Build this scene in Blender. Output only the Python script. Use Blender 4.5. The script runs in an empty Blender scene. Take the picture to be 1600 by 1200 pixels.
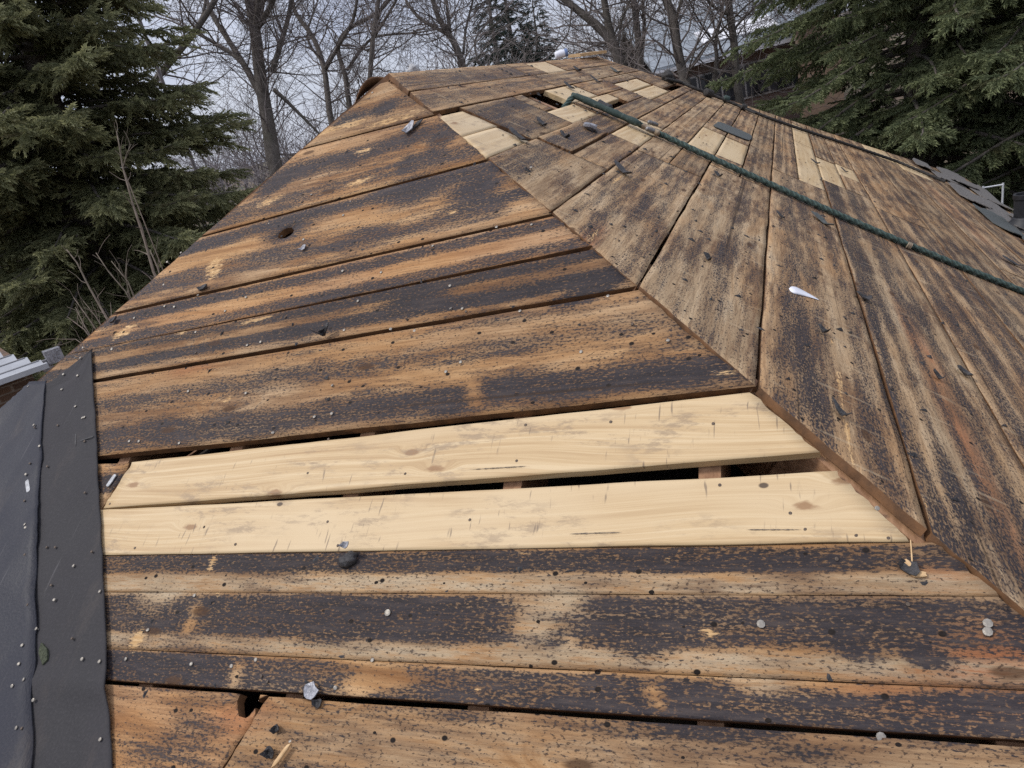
import bpy, math, random
import numpy as np
from mathutils import Vector

# ------------------------------------------------------------------ camera, sky, sun, exposure
SC = bpy.context.scene
COL = SC.collection
U = 1.45            # metres per roof unit
CZ = 4.5            # lens height above the ground
T = 0.663           # rise over run of the hip roof
K = 0.837           # right hip in plan: x + y = K
KL = -2.635         # left hip in plan: x - y = KL
F = 1125.83
RX = np.array([0.91962365, 0.08515034, 0.38346025])
RY = np.array([0.31940724, 0.4061035, -0.85618863])
RZ = np.array([-0.2286293, 0.90985129, 0.34626474])
R = np.array([RX, RY, RZ])

cam = bpy.data.cameras.new('camera')
cam.sensor_width = 36.0
cam.lens = F * 36.0 / 1600.0
cam.clip_start = 0.05
cam.clip_end = 2000
camo = bpy.data.objects.new('camera', cam)
COL.objects.link(camo)
from mathutils import Matrix
m4 = Matrix([[R[i][j] for j in range(3)] + [0] for i in range(3)] + [[0, 0, 0, 1]])
m4.translation = Vector((0, 0, CZ))
camo.matrix_world = m4
SC.camera = camo

SUN_EL, SUN_AZ = math.radians(56), math.radians(-118)   # azimuth from +Y, clockwise positive
W = bpy.data.worlds.new('World')
SC.world = W
W.use_nodes = True
wn, wl = W.node_tree.nodes, W.node_tree.links
wn.clear()
wo = wn.new('ShaderNodeOutputWorld'); bg = wn.new('ShaderNodeBackground')
sky = wn.new('ShaderNodeTexSky'); sky.sky_type = 'NISHITA'; sky.sun_disc = False
sky.sun_elevation = SUN_EL; sky.sun_rotation = SUN_AZ
tc = wn.new('ShaderNodeTexCoord')
sep = wn.new('ShaderNodeSeparateXYZ'); wl.new(tc.outputs['Generated'], sep.inputs[0])
mr = wn.new('ShaderNodeMapRange'); mr.inputs[1].default_value = 0; mr.inputs[2].default_value = 1
mr.inputs[3].default_value = 5.1; mr.inputs[4].default_value = 10.5
wl.new(sep.outputs[2], mr.inputs[0])
cn = wn.new('ShaderNodeTexNoise'); cn.inputs['Scale'].default_value = 3.5; cn.inputs['Detail'].default_value = 6
cm = wn.new('ShaderNodeMapping'); cm.inputs['Scale'].default_value = (1, 1, 3)
wl.new(tc.outputs['Generated'], cm.inputs[0]); wl.new(cm.outputs[0], cn.inputs['Vector'])
cr = wn.new('ShaderNodeValToRGB')
cr.color_ramp.elements[0].position = 0.3; cr.color_ramp.elements[0].color = (0.64, 0.69, 0.88, 1)
cr.color_ramp.elements[1].position = 0.7; cr.color_ramp.elements[1].color = (0.86, 0.89, 1.0, 1)
wl.new(cn.outputs['Fac'], cr.inputs[0])
vm = wn.new('ShaderNodeVectorMath'); vm.operation = 'SCALE'
wl.new(cr.outputs[0], vm.inputs[0]); wl.new(mr.outputs[0], vm.inputs['Scale'])
mx = wn.new('ShaderNodeMixRGB'); mx.inputs[0].default_value = 0.88
wl.new(sky.outputs[0], mx.inputs[1]); wl.new(vm.outputs[0], mx.inputs[2])
wl.new(mx.outputs[0], bg.inputs[0]); bg.inputs[1].default_value = 0.1
wl.new(bg.outputs[0], wo.inputs[0])

sl = bpy.data.lights.new('sun', 'SUN')
sl.energy = 1.5; sl.angle = math.radians(11); sl.color = (1.0, 0.95, 0.88)
so = bpy.data.objects.new('sun', sl); COL.objects.link(so)
sd = Vector((math.sin(SUN_AZ) * math.cos(SUN_EL), math.cos(SUN_AZ) * math.cos(SUN_EL), math.sin(SUN_EL)))
so.rotation_euler = (-sd).to_track_quat('-Z', 'Y').to_euler()
so.location = (0, 0, 30)

SC.view_settings.view_transform = 'Standard'
SC.view_settings.look = 'None'
SC.view_settings.gamma = 1
SC.view_settings.exposure = 0.54
SC.view_settings.use_curve_mapping = False
SC.render.engine = 'CYCLES'
SC.cycles.use_denoising = False
SC.cycles.max_bounces = 4
SC.cycles.diffuse_bounces = 3
SC.cycles.glossy_bounces = 2
SC.cycles.transparent_max_bounces = 6

# ------------------------------------------------------------------ geometry helpers
random.seed(4)
RNG = np.random.default_rng(11)

def ray(p):
    return R @ np.array([p[0] - 800.0, -(p[1] - 600.0), -F])

def on_a(p):
    """photo point -> plan (x, y) on the front slope"""
    d = ray(p); t = -1 / (d[2] - T * d[1]); return np.array([t * d[0], t * d[1]])

def on_b(p):
    d = ray(p); t = (T * K - 1) / (d[2] + T * d[0]); return np.array([t * d[0], t * d[1]])

def at(px, py, dep):
    """point at forward depth dep metres"""
    d = ray((px, py)) * (dep / F)
    return Vector((d[0], d[1], d[2] + CZ))

# plan to metres for each slope; h = height above the deck along the normal
NA = np.array([0, -T, 1.0]); NA /= np.linalg.norm(NA)
NB = np.array([T, 0, 1.0]); NB /= np.linalg.norm(NB)
NC = np.array([-T, 0, 1.0]); NC /= np.linalg.norm(NC)
ND = np.array([0, T, 1.0]); ND /= np.linalg.norm(ND)
KD = 5.03
PLANES = {
    'A': (lambda x, y: T * y - 1, NA), 'B': (lambda x, y: T * (K - x) - 1, NB),
    'C': (lambda x, y: T * (x - KL) - 1, NC), 'D': (lambda x, y: T * (K + KD - y) - 1, ND)}

def W3(pl, x, y, h=0.0):
    zf, n = PLANES[pl]
    x = np.asarray(x, float); y = np.asarray(y, float)
    p = np.stack([x * U, y * U, zf(x, y) * U + CZ], -1)
    hh = np.asarray(h, float)
    return p + (hh[..., None] * n if hh.ndim else hh * n)

def hash2(i, j, s):
    n = (i * 374761393 + j * 668265263 + s * 974634721) & 0xffffffff
    n = ((n ^ (n >> 13)) * 1274126177) & 0xffffffff
    return ((n ^ (n >> 16)) & 0xffff) / 65535.0

def vnoise(x, y, s=0):
    x = np.asarray(x, float); y = np.asarray(y, float)
    xi = np.floor(x).astype(np.int64); yi = np.floor(y).astype(np.int64)
    fx = x - xi; fy = y - yi
    fx = fx * fx * (3 - 2 * fx); fy = fy * fy * (3 - 2 * fy)
    a = hash2(xi, yi, s); b = hash2(xi + 1, yi, s); c = hash2(xi, yi + 1, s); d = hash2(xi + 1, yi + 1, s)
    return (a * (1 - fx) + b * fx) * (1 - fy) + (c * (1 - fx) + d * fx) * fy

def fbm(x, y, s=0, o=4):
    v = 0; a = 0.5; t = 0
    for k in range(o):
        v = v + a * vnoise(x * 2 ** k, y * 2 ** k, s + 17 * k); t += a; a *= 0.5
    return v / t

def tag(o, label=None, cat=None, group=None, kind=None):
    if label: o['label'] = label
    if cat: o['category'] = cat
    if group: o['group'] = group
    if kind: o['kind'] = kind
    return o

def obj(name, me, mat=None, parent=None):
    o = bpy.data.objects.new(name, me)
    COL.objects.link(o)
    if mat is not None and me is not None and not me.materials: me.materials.append(mat)
    if parent is not None: o.parent = parent
    return o

def empty(name, loc=(0, 0, 0)):
    o = bpy.data.objects.new(name, None); COL.objects.link(o); o.location = loc
    o.empty_display_size = 0.1
    return o

def mesh(name, V, Fs, smooth=False):
    me = bpy.data.meshes.new(name)
    me.from_pydata([tuple(map(float, v)) for v in V], [], [tuple(f) for f in Fs])
    me.update()
    if smooth: me.polygons.foreach_set('use_smooth', [True] * len(me.polygons))
    return me

def trimesh(name, V, n_tri, colors=None):
    """fast: V (3n,3) loose triangles, colours per vertex"""
    me = bpy.data.meshes.new(name)
    nv = len(V)
    me.vertices.add(nv); me.vertices.foreach_set('co', np.ascontiguousarray(V, np.float32).ravel())
    me.loops.add(nv); me.loops.foreach_set('vertex_index', np.arange(nv, dtype=np.int32))
    me.polygons.add(n_tri)
    me.polygons.foreach_set('loop_start', np.arange(0, nv, 3, dtype=np.int32))
    me.update(calc_edges=True)
    if colors is not None:
        ca = me.color_attributes.new('tint', 'FLOAT_COLOR', 'POINT')
        ca.data.foreach_set('color', np.ascontiguousarray(colors, np.float32).ravel())
    return me

class MB:
    """collects shapes of ONE part"""
    def __init__(s): s.V = []; s.F = []
    def add(s, V, Fs):
        o = len(s.V); s.V += [tuple(map(float, v)) for v in V]; s.F += [tuple(i + o for i in f) for f in Fs]
        return s
    def box(s, lo, hi):
        x0, y0, z0 = lo; x1, y1, z1 = hi
        return s.add([(x0, y0, z0), (x1, y0, z0), (x1, y1, z0), (x0, y1, z0), (x0, y0, z1), (x1, y0, z1), (x1, y1, z1), (x0, y1, z1)],
                     [(3, 2, 1, 0), (4, 5, 6, 7), (0, 1, 5, 4), (1, 2, 6, 5), (2, 3, 7, 6), (3, 0, 4, 7)])
    def prism(s, poly, d):
        """extrude a planar 3-D polygon by vector d"""
        n = len(poly); d = np.array(d)
        V = [np.array(p) for p in poly] + [np.array(p) + d for p in poly]
        return s.add(V, [tuple(range(n))[::-1], tuple(range(n, 2 * n))] + [(i, (i + 1) % n, n + (i + 1) % n, n + i) for i in range(n)])
    def tube(s, pts, rad, n=8, caps=True, ph=0.0):
        pts = [Vector(p) for p in pts]
        if not hasattr(rad, '__len__'): rad = [rad] * len(pts)
        V = []; prev = None
        for i, p in enumerate(pts):
            t = (pts[min(i + 1, len(pts) - 1)] - pts[max(i - 1, 0)])
            if t.length < 1e-9: t = Vector((0, 0, 1))
            t.normalize()
            if prev is None:
                prev = t.orthogonal().normalized()
            a = (prev - t * prev.dot(t)).normalized(); prev = a
            b = t.cross(a)
            for k in range(n):
                q = 2 * math.pi * k / n + ph
                V.append(p + (a * math.cos(q) + b * math.sin(q)) * rad[i])
        Fs = []
        for i in range(len(pts) - 1):
            for k in range(n):
                Fs.append((i * n + k, i * n + (k + 1) % n, (i + 1) * n + (k + 1) % n, (i + 1) * n + k))
        if caps:
            Fs.append(tuple(range(n))[::-1]); Fs.append(tuple(range((len(pts) - 1) * n, len(pts) * n)))
        return s.add(V, Fs)
    def lathe(s, base, axis, prof, n=14):
        """prof: list of (radius, height)"""
        axis = Vector(axis).normalized(); a = axis.orthogonal().normalized(); b = axis.cross(a); base = Vector(base)
        V = []
        for r, h in prof:
            for k in range(n):
                q = 2 * math.pi * k / n
                V.append(base + axis * h + (a * math.cos(q) + b * math.sin(q)) * r)
        Fs = []
        for i in range(len(prof) - 1):
            for k in range(n):
                Fs.append((i * n + k, i * n + (k + 1) % n, (i + 1) * n + (k + 1) % n, (i + 1) * n + k))
        Fs.append(tuple(range(n))[::-1]); Fs.append(tuple(range((len(prof) - 1) * n, len(prof) * n)))
        return s.add(V, Fs)
    def build(s, name, mat, parent=None, smooth=False):
        return obj(name, mesh(name, s.V, s.F, smooth), mat, parent)

# ------------------------------------------------------------------ material helpers
class NT:
    def __init__(s, name):
        s.m = bpy.data.materials.new(name); s.m.use_nodes = True
        s.n = s.m.node_tree.nodes; s.l = s.m.node_tree.links
        s.b = s.n['Principled BSDF']
    def put(s, inp, v):
        if v is None: return
        if hasattr(v, 'is_output') or isinstance(v, bpy.types.NodeSocket): s.l.new(v, inp)
        else:
            try: inp.default_value = v
            except Exception: inp.default_value = (*v, 1) if len(v) == 3 else v[:3]
    def uv(s):
        return s.n.new('ShaderNodeUVMap').outputs[0]
    def objc(s): return s.n.new('ShaderNodeTexCoord').outputs['Object']
    def pos(s): return s.n.new('ShaderNodeNewGeometry').outputs['Position']
    def rnd(s): return s.n.new('ShaderNodeObjectInfo').outputs['Random']
    def attr(s, nm):
        a = s.n.new('ShaderNodeAttribute'); a.attribute_name = nm; return a.outputs['Color']
    def sep(s, v):
        q = s.n.new('ShaderNodeSeparateXYZ'); s.l.new(v, q.inputs[0]); return q.outputs
    def comb(s, x, y, z):
        q = s.n.new('ShaderNodeCombineXYZ')
        for i, v in enumerate((x, y, z)): s.put(q.inputs[i], v)
        return q.outputs[0]
    def map(s, v, sc=(1, 1, 1), loc=(0, 0, 0), rot=(0, 0, 0)):
        q = s.n.new('ShaderNodeMapping'); s.l.new(v, q.inputs[0])
        q.inputs['Scale'].default_value = sc; q.inputs['Rotation'].default_value = rot
        s.put(q.inputs['Location'], loc)
        return q.outputs[0]
    def noise(s, v, scale=1, detail=4, rough=0.55, dist=0, out='Fac'):
        q = s.n.new('ShaderNodeTexNoise'); s.l.new(v, q.inputs['Vector'])
        q.inputs['Scale'].default_value = scale; q.inputs['Detail'].default_value = detail
        q.inputs['Roughness'].default_value = rough; q.inputs['Distortion'].default_value = dist
        return q.outputs[out]
    def vor(s, v, scale=1):
        q = s.n.new('ShaderNodeTexVoronoi'); s.l.new(v, q.inputs['Vector']); q.voronoi_dimensions = '2D'
        q.inputs['Scale'].default_value = scale
        return q.outputs['Distance'], s.sep(q.outputs['Color'])
    def math(s, op, a, b=0.0, c=0.0, clamp=False):
        q = s.n.new('ShaderNodeMath'); q.operation = op; q.use_clamp = clamp
        s.put(q.inputs[0], a); s.put(q.inputs[1], b); s.put(q.inputs[2], c); return q.outputs[0]
    def step(s, v, a, b, lo=0.0, hi=1.0):
        q = s.n.new('ShaderNodeMapRange'); q.interpolation_type = 'SMOOTHSTEP'
        s.put(q.inputs[0], v)
        for i, k in zip((1, 2, 3, 4), (a, b, lo, hi)): q.inputs[i].default_value = k
        return q.outputs[0]
    def ramp(s, v, stops):
        q = s.n.new('ShaderNodeValToRGB'); e = q.color_ramp.elements
        while len(e) < len(stops): e.new(0.5)
        for k, (p, c) in enumerate(stops): e[k].position = p; e[k].color = (*c, 1)
        s.put(q.inputs[0], v); return q.outputs[0]
    def mix(s, f, a, b, mode='MIX'):
        q = s.n.new('ShaderNodeMixRGB'); q.blend_type = mode
        s.put(q.inputs[0], f)
        for i, v in ((1, a), (2, b)):
            if isinstance(v, tuple): q.inputs[i].default_value = (*v, 1)
            else: s.put(q.inputs[i], v)
        return q.outputs[0]
    def bump(s, h, strength=0.3, dist=0.01, normal=None):
        q = s.n.new('ShaderNodeBump'); s.put(q.inputs['Height'], h)
        q.inputs['Strength'].default_value = strength; q.inputs['Distance'].default_value = dist
        if normal is not None: s.l.new(normal, q.inputs['Normal'])
        return q.outputs[0]
    def done(s, col=None, rough=None, normal=None, metal=None, spec=None, trans=None, alpha=None):
        for nm, v in (('Base Color', col), ('Roughness', rough), ('Normal', normal), ('Metallic', metal),
                      ('Specular IOR Level', spec), ('Transmission Weight', trans), ('Alpha', alpha)):
            if v is not None:
                if isinstance(v, tuple) and len(v) == 3: v = (*v, 1)
                s.put(s.b.inputs[nm], v)
        return s.m

M = {}
def mat_old(name, tan, FL):
    q = NT(name)
    r = q.rnd(); r37 = q.math('MULTIPLY', r, 37.0)
    uv = q.map(q.uv(), loc=q.comb(r37, q.math('MULTIPLY', r, 11.0), r37))
    uvw = q.uv()
    # wood grain runs along u
    us, vs = q.sep(uv)[0], q.sep(uv)[1]
    wob = q.noise(q.map(uv, (1.2, 4, 1)), 1, 2)
    kd, kc = q.vor(q.map(uv, (1.9, 5.2, 1))); kon = q.math('GREATER_THAN', kc[0], 0.5)
    gv = q.comb(q.math('MULTIPLY', us, 2.2), q.math('ADD', q.math('MULTIPLY', vs, 26), q.math('ADD', q.math('MULTIPLY', q.math('MULTIPLY', q.step(kd, .3, 0.0), kon), 3.0), q.math('MULTIPLY', wob, 5.0))), r37)
    g1 = q.noise(gv, 1, 5, 0.65)
    g2 = q.noise(q.map(uv, (9, 190, 1)), 1, 3, 0.6)
    low = q.noise(q.map(uv, (1.6, 4.0, 1)), 1.4, 2, 0.6)
    warm = q.ramp(g1, [(0.25, (0.19, 0.085, 0.031)), (0.48, (0.41, 0.23, 0.10)), (0.72, (0.58, 0.38, 0.195))])
    grey = q.ramp(g1, [(0.25, (0.22, 0.142, 0.08)), (0.5, (0.43, 0.30, 0.172)), (0.75, (0.60, 0.455, 0.29))])
    st = q.sep(q.attr('stain')); s2 = q.sep(q.attr('stain2'))
    tanf = q.math('ADD', q.step(low, 0.35, 0.7), tan - 0.5, clamp=True)
    col = q.mix(tanf, warm, grey)
    col = q.mix(q.math('MULTIPLY', q.step(g2, 0.45, 0.66), 0.42), col, (0.15, 0.075, 0.034))
    col = q.mix(q.math('MULTIPLY', st[2], q.step(low, 0.2, 0.6)), col, (0.33, 0.125, 0.05))
    n1 = q.noise(q.map(uvw, (7.5, 62, 1)), 1, 5, 0.68)
    n2 = q.noise(q.map(uvw, FL), 1, 4, 0.72)
    n3 = q.noise(q.map(uvw, (2.2, 6.5, 1), (7, 3, 1)), 1, 3, 0.55)
    # bleached bands
    bl = q.math('MULTIPLY', st[1], q.step(q.math('ADD', n1, q.math('MULTIPLY', q.math('SUBTRACT', n2, .5), .4)), 0.3, 0.62), clamp=True)
    bcol = q.ramp(g1, [(0.3, (0.38, 0.29, 0.175)), (0.6, (0.60, 0.51, 0.36))])
    col = q.mix(q.math('MULTIPLY', bl, 0.85), col, bcol)
    # brown damp blotches
    damp = q.step(q.math('ADD', n3, q.math('MULTIPLY', q.math('SUBTRACT', n1, .5), .7)), 0.46, 0.68)
    col = q.mix(q.math('MULTIPLY', damp, 0.72), col, (0.17, 0.085, 0.04))
    # tar paper residue: soft smears, then torn film broken up along the grain
    c3 = q.math('MULTIPLY', q.math('SUBTRACT', n3, 0.5), 0.8); c1 = q.math('MULTIPLY', q.math('SUBTRACT', n1, 0.5), 0.95)
    n4 = q.noise(q.map(uvw, (120, 210, 1), (3, 9, 2)), 1, 2, 0.6)
    base = q.math('ADD', q.math('ADD', st[0], q.math('MULTIPLY', q.math('SUBTRACT', r, .5), .14)), q.math('ADD', c3, q.math('ADD', c1, q.math('MULTIPLY', q.math('SUBTRACT', g1, .5), .75))))
    d = q.math('ADD', base, q.math('ADD', q.math('MULTIPLY', q.math('SUBTRACT', n2, 0.5), 2.3), q.math('MULTIPLY', q.math('SUBTRACT', n4, 0.5), 1.3)))
    smear = q.math('MULTIPLY', q.step(base, 0.08, 0.6), 0.6)
    col = q.mix(smear, col, q.mix(q.step(n2, 0.35, 0.65), (0.125, 0.078, 0.05), (0.062, 0.044, 0.036)))
    tarm = q.step(d, 0.44, 0.64, 0.0, 0.97)
    tcol = q.ramp(n1, [(0.3, (0.016, 0.0135, 0.0145)), (0.52, (0.031, 0.027, 0.031)), (0.72, (0.075, 0.058, 0.052))])
    tcol = q.mix(q.math('MULTIPLY', q.step(n4, .42, .30), .75), tcol, (0.20, 0.115, 0.06))
    col = q.mix(tarm, col, tcol)
    sp = q.math('MULTIPLY', q.step(q.math('ADD', n4, q.math('MULTIPLY', q.math('SUBTRACT', base, .3), .30)), .53, .62), q.math('SUBTRACT', .85, tarm), clamp=True)
    col = q.mix(sp, col, (0.055, 0.036, 0.026))
    # torn fresh wood
    ch = q.step(q.math('ADD', s2[0], q.math('ADD', q.math('MULTIPLY', q.math('SUBTRACT', n1, 0.5), 1.7), q.math('MULTIPLY', q.math('SUBTRACT', n2, 0.5), 2.2))), 0.62, 0.85)
    chc = q.ramp(g2, [(0.3, (0.46, 0.26, 0.10)), (0.65, (0.66, 0.45, 0.23))])
    col = q.mix(ch, col, chc)
    kn = q.math('MULTIPLY', q.step(q.math('ADD', kd, q.math('MULTIPLY', q.math('SUBTRACT', g2, .5), .06)), .062, .03), kon)
    col = q.mix(q.math('MULTIPLY', kn, .8), col, (0.07, 0.034, 0.016))
    col = q.mix(1.0, col, q.ramp(q.math('FRACT', q.math('MULTIPLY', r, 7.31)), [(0.0, (.80, .78, .76)), (0.5, (1, 1, 1)), (1.0, (1.0, .93, .86))]), 'MULTIPLY')
    # old nail holes
    vd, vc = q.vor(q.map(uvw, (7, 9, 1)))
    hole = q.math('MULTIPLY', q.step(vd, 0.048, 0.03), q.math('GREATER_THAN', vc[0], 0.25))
    vd2, vc2 = q.vor(q.map(uvw, (11, 15, 1), (4, 2, 0)))
    hole2 = q.math('MULTIPLY', q.math('LESS_THAN', vd2, q.math('MULTIPLY', vc2[0], 0.06)), q.math('GREATER_THAN', vc2[1], 0.6))
    hole = q.math('MAXIMUM', hole, hole2)
    col = q.mix(hole, col, (0.012, 0.008, 0.006))
    # long checks
    ck = q.noise(q.comb(q.math('MULTIPLY', us, 0.45), q.math('MULTIPLY', vs, 80), r37), 1, 2, 0.4)
    crk = q.math('MULTIPLY', q.step(ck, 0.31, 0.27), 0.7)
    col = q.mix(crk, col, (0.035, 0.02, 0.012))
    if tan > .5:      # faint marks across the boards where shingle edges lay
        xm = q.noise(q.map(uvw, (46, 5, 1), (2, 6, 4)), 1, 2, .5)
        col = q.mix(q.math('MULTIPLY', q.step(xm, .62, .72), .38), col, (0.46, 0.35, 0.22))
        col = q.mix(q.math('MULTIPLY', q.step(xm, .36, .27), .35), col, (0.07, 0.05, 0.038))
    col = q.mix(s2[1], col, (0.02, 0.012, 0.008))
    h = q.math('ADD', q.math('MULTIPLY', g1, 0.8), q.math('MULTIPLY', n2, 0.9))
    rough = q.step(tarm, 0, 1, 0.78, 0.6)
    return q.done(col, rough, q.bump(h, 0.6, 0.0045), spec=0.2)
M['old_a'] = mat_old('stained_boards_warm', 0.34, (48, 270, 1))
M['old_b'] = mat_old('stained_boards_grey', 0.92, (60, 240, 1))

def mat_new():
    q = NT('new_pine')
    r = q.rnd(); r37 = q.math('MULTIPLY', r, 41.0)
    uv = q.map(q.uv(), loc=q.comb(r37, q.math('MULTIPLY', r, 13.0), r37)); uvw = q.uv()
    # knots bend the grain
    kv = q.map(uv, (2.6, 7.5, 1)); kd, kc = q.vor(kv)
    kon = q.math('GREATER_THAN', kc[0], 0.35)
    kdn = q.math('ADD', kd, q.math('MULTIPLY', q.math('SUBTRACT', q.noise(q.map(uv, (40, 70, 1)), 1, 2), .5), .09))
    knot = q.math('MULTIPLY', q.step(kdn, 0.075, 0.03), kon)
    bend = q.math('MULTIPLY', q.math('MULTIPLY', q.step(kd, 0.2, 0.0), kon), 1.3)
    wob = q.noise(q.map(uv, (0.7, 3, 1)), 1, 2)
    gv = q.comb(q.math('MULTIPLY', q.sep(uv)[0], 1.6), q.math('ADD', q.math('MULTIPLY', q.sep(uv)[1], 58), q.math('ADD', bend, q.math('MULTIPLY', wob, 9.0))), r37)
    g = q.math('ADD', q.math('MULTIPLY', q.noise(gv, 1, 4, 0.6), .62), q.math('MULTIPLY', q.noise(q.map(gv, (2, 6, 1)), 1, 3, 0.65), .38))
    col = q.ramp(g, [(0.34, (0.39, 0.25, 0.12)), (0.5, (0.515, 0.365, 0.193)), (0.6, (0.59, 0.445, 0.26))])
    low = q.noise(q.map(uv, (1.5, 5, 1)), 1, 3)
    col = q.mix(q.step(low, 0.4, 0.75), col, (0.58, 0.44, 0.262))
    col = q.mix(q.math('MULTIPLY', knot, 0.8), col, (0.24, 0.12, 0.05))
    # boot scuffs and smears
    dirt = q.math('MULTIPLY', q.step(q.noise(q.map(uvw, (8, 26, 1), rot=(0, 0, 0.4)), 1.2, 6, 0.78), 0.49, 0.62), q.step(q.noise(q.map(uvw, (3, 7, 1), (5, 2, 0)), 1, 3), 0.42, 0.6))
    col = q.mix(q.math('MULTIPLY', dirt, 0.62), col, (0.24, 0.17, 0.11))
    scr = q.math('MULTIPLY', q.step(q.noise(q.map(uvw, (130, 14, 1), rot=(0, 0, -0.35)), 1, 2, 0.5), 0.62, 0.70), q.step(q.noise(q.map(uvw, (5, 9, 1), (1, 8, 0)), 1, 2), 0.5, 0.6))
    col = q.mix(q.math('MULTIPLY', scr, 0.7), col, (0.14, 0.10, 0.07))
    vd, vc = q.vor(q.map(uvw, (5, 8, 1), (2, 5, 0)))
    dot = q.math('MULTIPLY', q.step(vd, 0.05, 0.03), q.math('GREATER_THAN', vc[1], 0.82))
    col = q.mix(q.math('MULTIPLY', dot, 0.9), col, (0.05, 0.03, 0.02))
    s2 = q.sep(q.attr('stain2'))
    dash = q.math('MULTIPLY', s2[1], q.step(q.noise(q.map(uvw, (60, 200, 1)), 1, 2), 0.42, 0.5))
    col = q.mix(dash, col, (0.02, 0.02, 0.025))
    h = q.math('SUBTRACT', q.math('MULTIPLY', g, 0.5), q.math('MULTIPLY', dot, 1.5))
    return q.done(col, 0.58, q.bump(h, 0.3, 0.003), spec=0.35)
M['new'] = mat_new()

def mat_simple(name, c0, c1, scale=8, rough=0.7, bump=0.2, dist=0.01, metal=0.0, stretch=(1, 1, 1), detail=5, spec=0.4):
    q = NT(name); v = q.map(q.objc(), stretch)
    n = q.noise(v, scale, detail, 0.6)
    col = q.ramp(n, [(0.3, c0), (0.7, c1)])
    return q.done(col, rough, q.bump(n, bump, dist), metal=metal, spec=spec)
M['edge'] = mat_simple('board_edge', (0.055, 0.028, 0.013), (0.21, 0.10, 0.04), 22)
M['rafter'] = mat_simple('rafter_wood', (0.22, 0.11, 0.055), (0.42, 0.24, 0.13), 12, stretch=(6, 0.6, 6))
M['wall'] = mat_simple('house_render', (0.40, 0.38, 0.34), (0.5, 0.48, 0.44), 5)
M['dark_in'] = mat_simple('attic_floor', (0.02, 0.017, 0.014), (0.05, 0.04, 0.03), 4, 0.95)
M['nail'] = mat_simple('nail_steel', (0.17, 0.15, 0.125), (0.38, 0.35, 0.30), 90, 0.45, 0.1, metal=0.35)
M['nail_dull'] = mat_simple('nail_rusty', (0.06, 0.045, 0.035), (0.16, 0.12, 0.09), 120, 0.6, 0.3, metal=0.4)
M['tar'] = mat_simple('tar_lump', (0.012, 0.012, 0.013), (0.055, 0.05, 0.05), 90, 0.55, 0.8, 0.006)
M['scrap'] = mat_simple('shingle_scrap_asphalt', (0.018, 0.018, 0.02), (0.07, 0.068, 0.07), 240, 0.85, 0.5, 0.003)
M['shingle'] = mat_simple('old_shingle', (0.07, 0.065, 0.062), (0.19, 0.175, 0.16), 70, 0.92, 0.5, 0.004)
M['shingle_green'] = mat_simple('grey_green_shingle', (0.04, 0.045, 0.045), (0.10, 0.11, 0.105), 120, 0.9, 0.4, 0.003)
M['moss'] = mat_simple('mossy_scrap', (0.03, 0.035, 0.02), (0.09, 0.10, 0.06), 160, 0.95, 1.0, 0.008)
M['white'] = mat_simple('white_plastic', (0.66, 0.67, 0.72), (0.80, 0.80, 0.84), 20, 0.4, 0.05)
M['bag'] = mat_simple('grubby_plastic', (0.30, 0.30, 0.30), (0.60, 0.60, 0.60), 60, 0.5, 0.6, 0.02)
M['bolt'] = mat_simple('dull_bolt', (0.10, 0.10, 0.10), (0.28, 0.27, 0.26), 60, 0.5, 0.2, metal=0.5)
M['foil'] = mat_simple('foil_scrap', (0.13, 0.13, 0.14), (0.42, 0.42, 0.45), 45, 0.42, 0.6, 0.008, metal=0.3)
M['chip'] = mat_simple('wood_splinter', (0.45, 0.27, 0.12), (0.66, 0.46, 0.25), 60, 0.7, 0.3, 0.003)
M['blue'] = mat_simple('blue_label', (0.10, 0.16, 0.30), (0.18, 0.25, 0.42), 20, 0.5)
M['black_rubber'] = mat_simple('black_vent_rubber', (0.012, 0.012, 0.014), (0.03, 0.03, 0.034), 20, 0.55, 0.1)
M['alu'] = mat_simple('white_metal', (0.55, 0.57, 0.6), (0.72, 0.73, 0.75), 12, 0.4, 0.05, metal=0.3)

def mat_rope():
    q = NT('green_rope'); uv = q.uv()
    w = q.n.new('ShaderNodeTexWave'); w.wave_type = 'BANDS'; w.bands_direction = 'DIAGONAL'
    q.l.new(q.map(uv, (26, 3.0, 1)), w.inputs['Vector']); w.inputs['Scale'].default_value = 1.0; w.inputs['Distortion'].default_value = 0.6
    n = q.noise(q.objc(), 55, 4)
    col = q.mix(q.math('MULTIPLY', w.outputs['Fac'], 0.55), (0.022, 0.042, 0.036), (0.085, 0.14, 0.115))
    col = q.mix(q.step(n, 0.5, 0.8), col, (0.10, 0.13, 0.11))
    return q.done(col, 0.75, q.bump(q.math('ADD', w.outputs['Fac'], q.math('MULTIPLY', n, 0.5)), 0.8, 0.006))
M['rope'] = mat_rope()
M['rope_dark'] = mat_simple('dark_rope_fibre', (0.015, 0.014, 0.013), (0.06, 0.055, 0.05), 120, 0.85, 0.8, 0.006)

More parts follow.
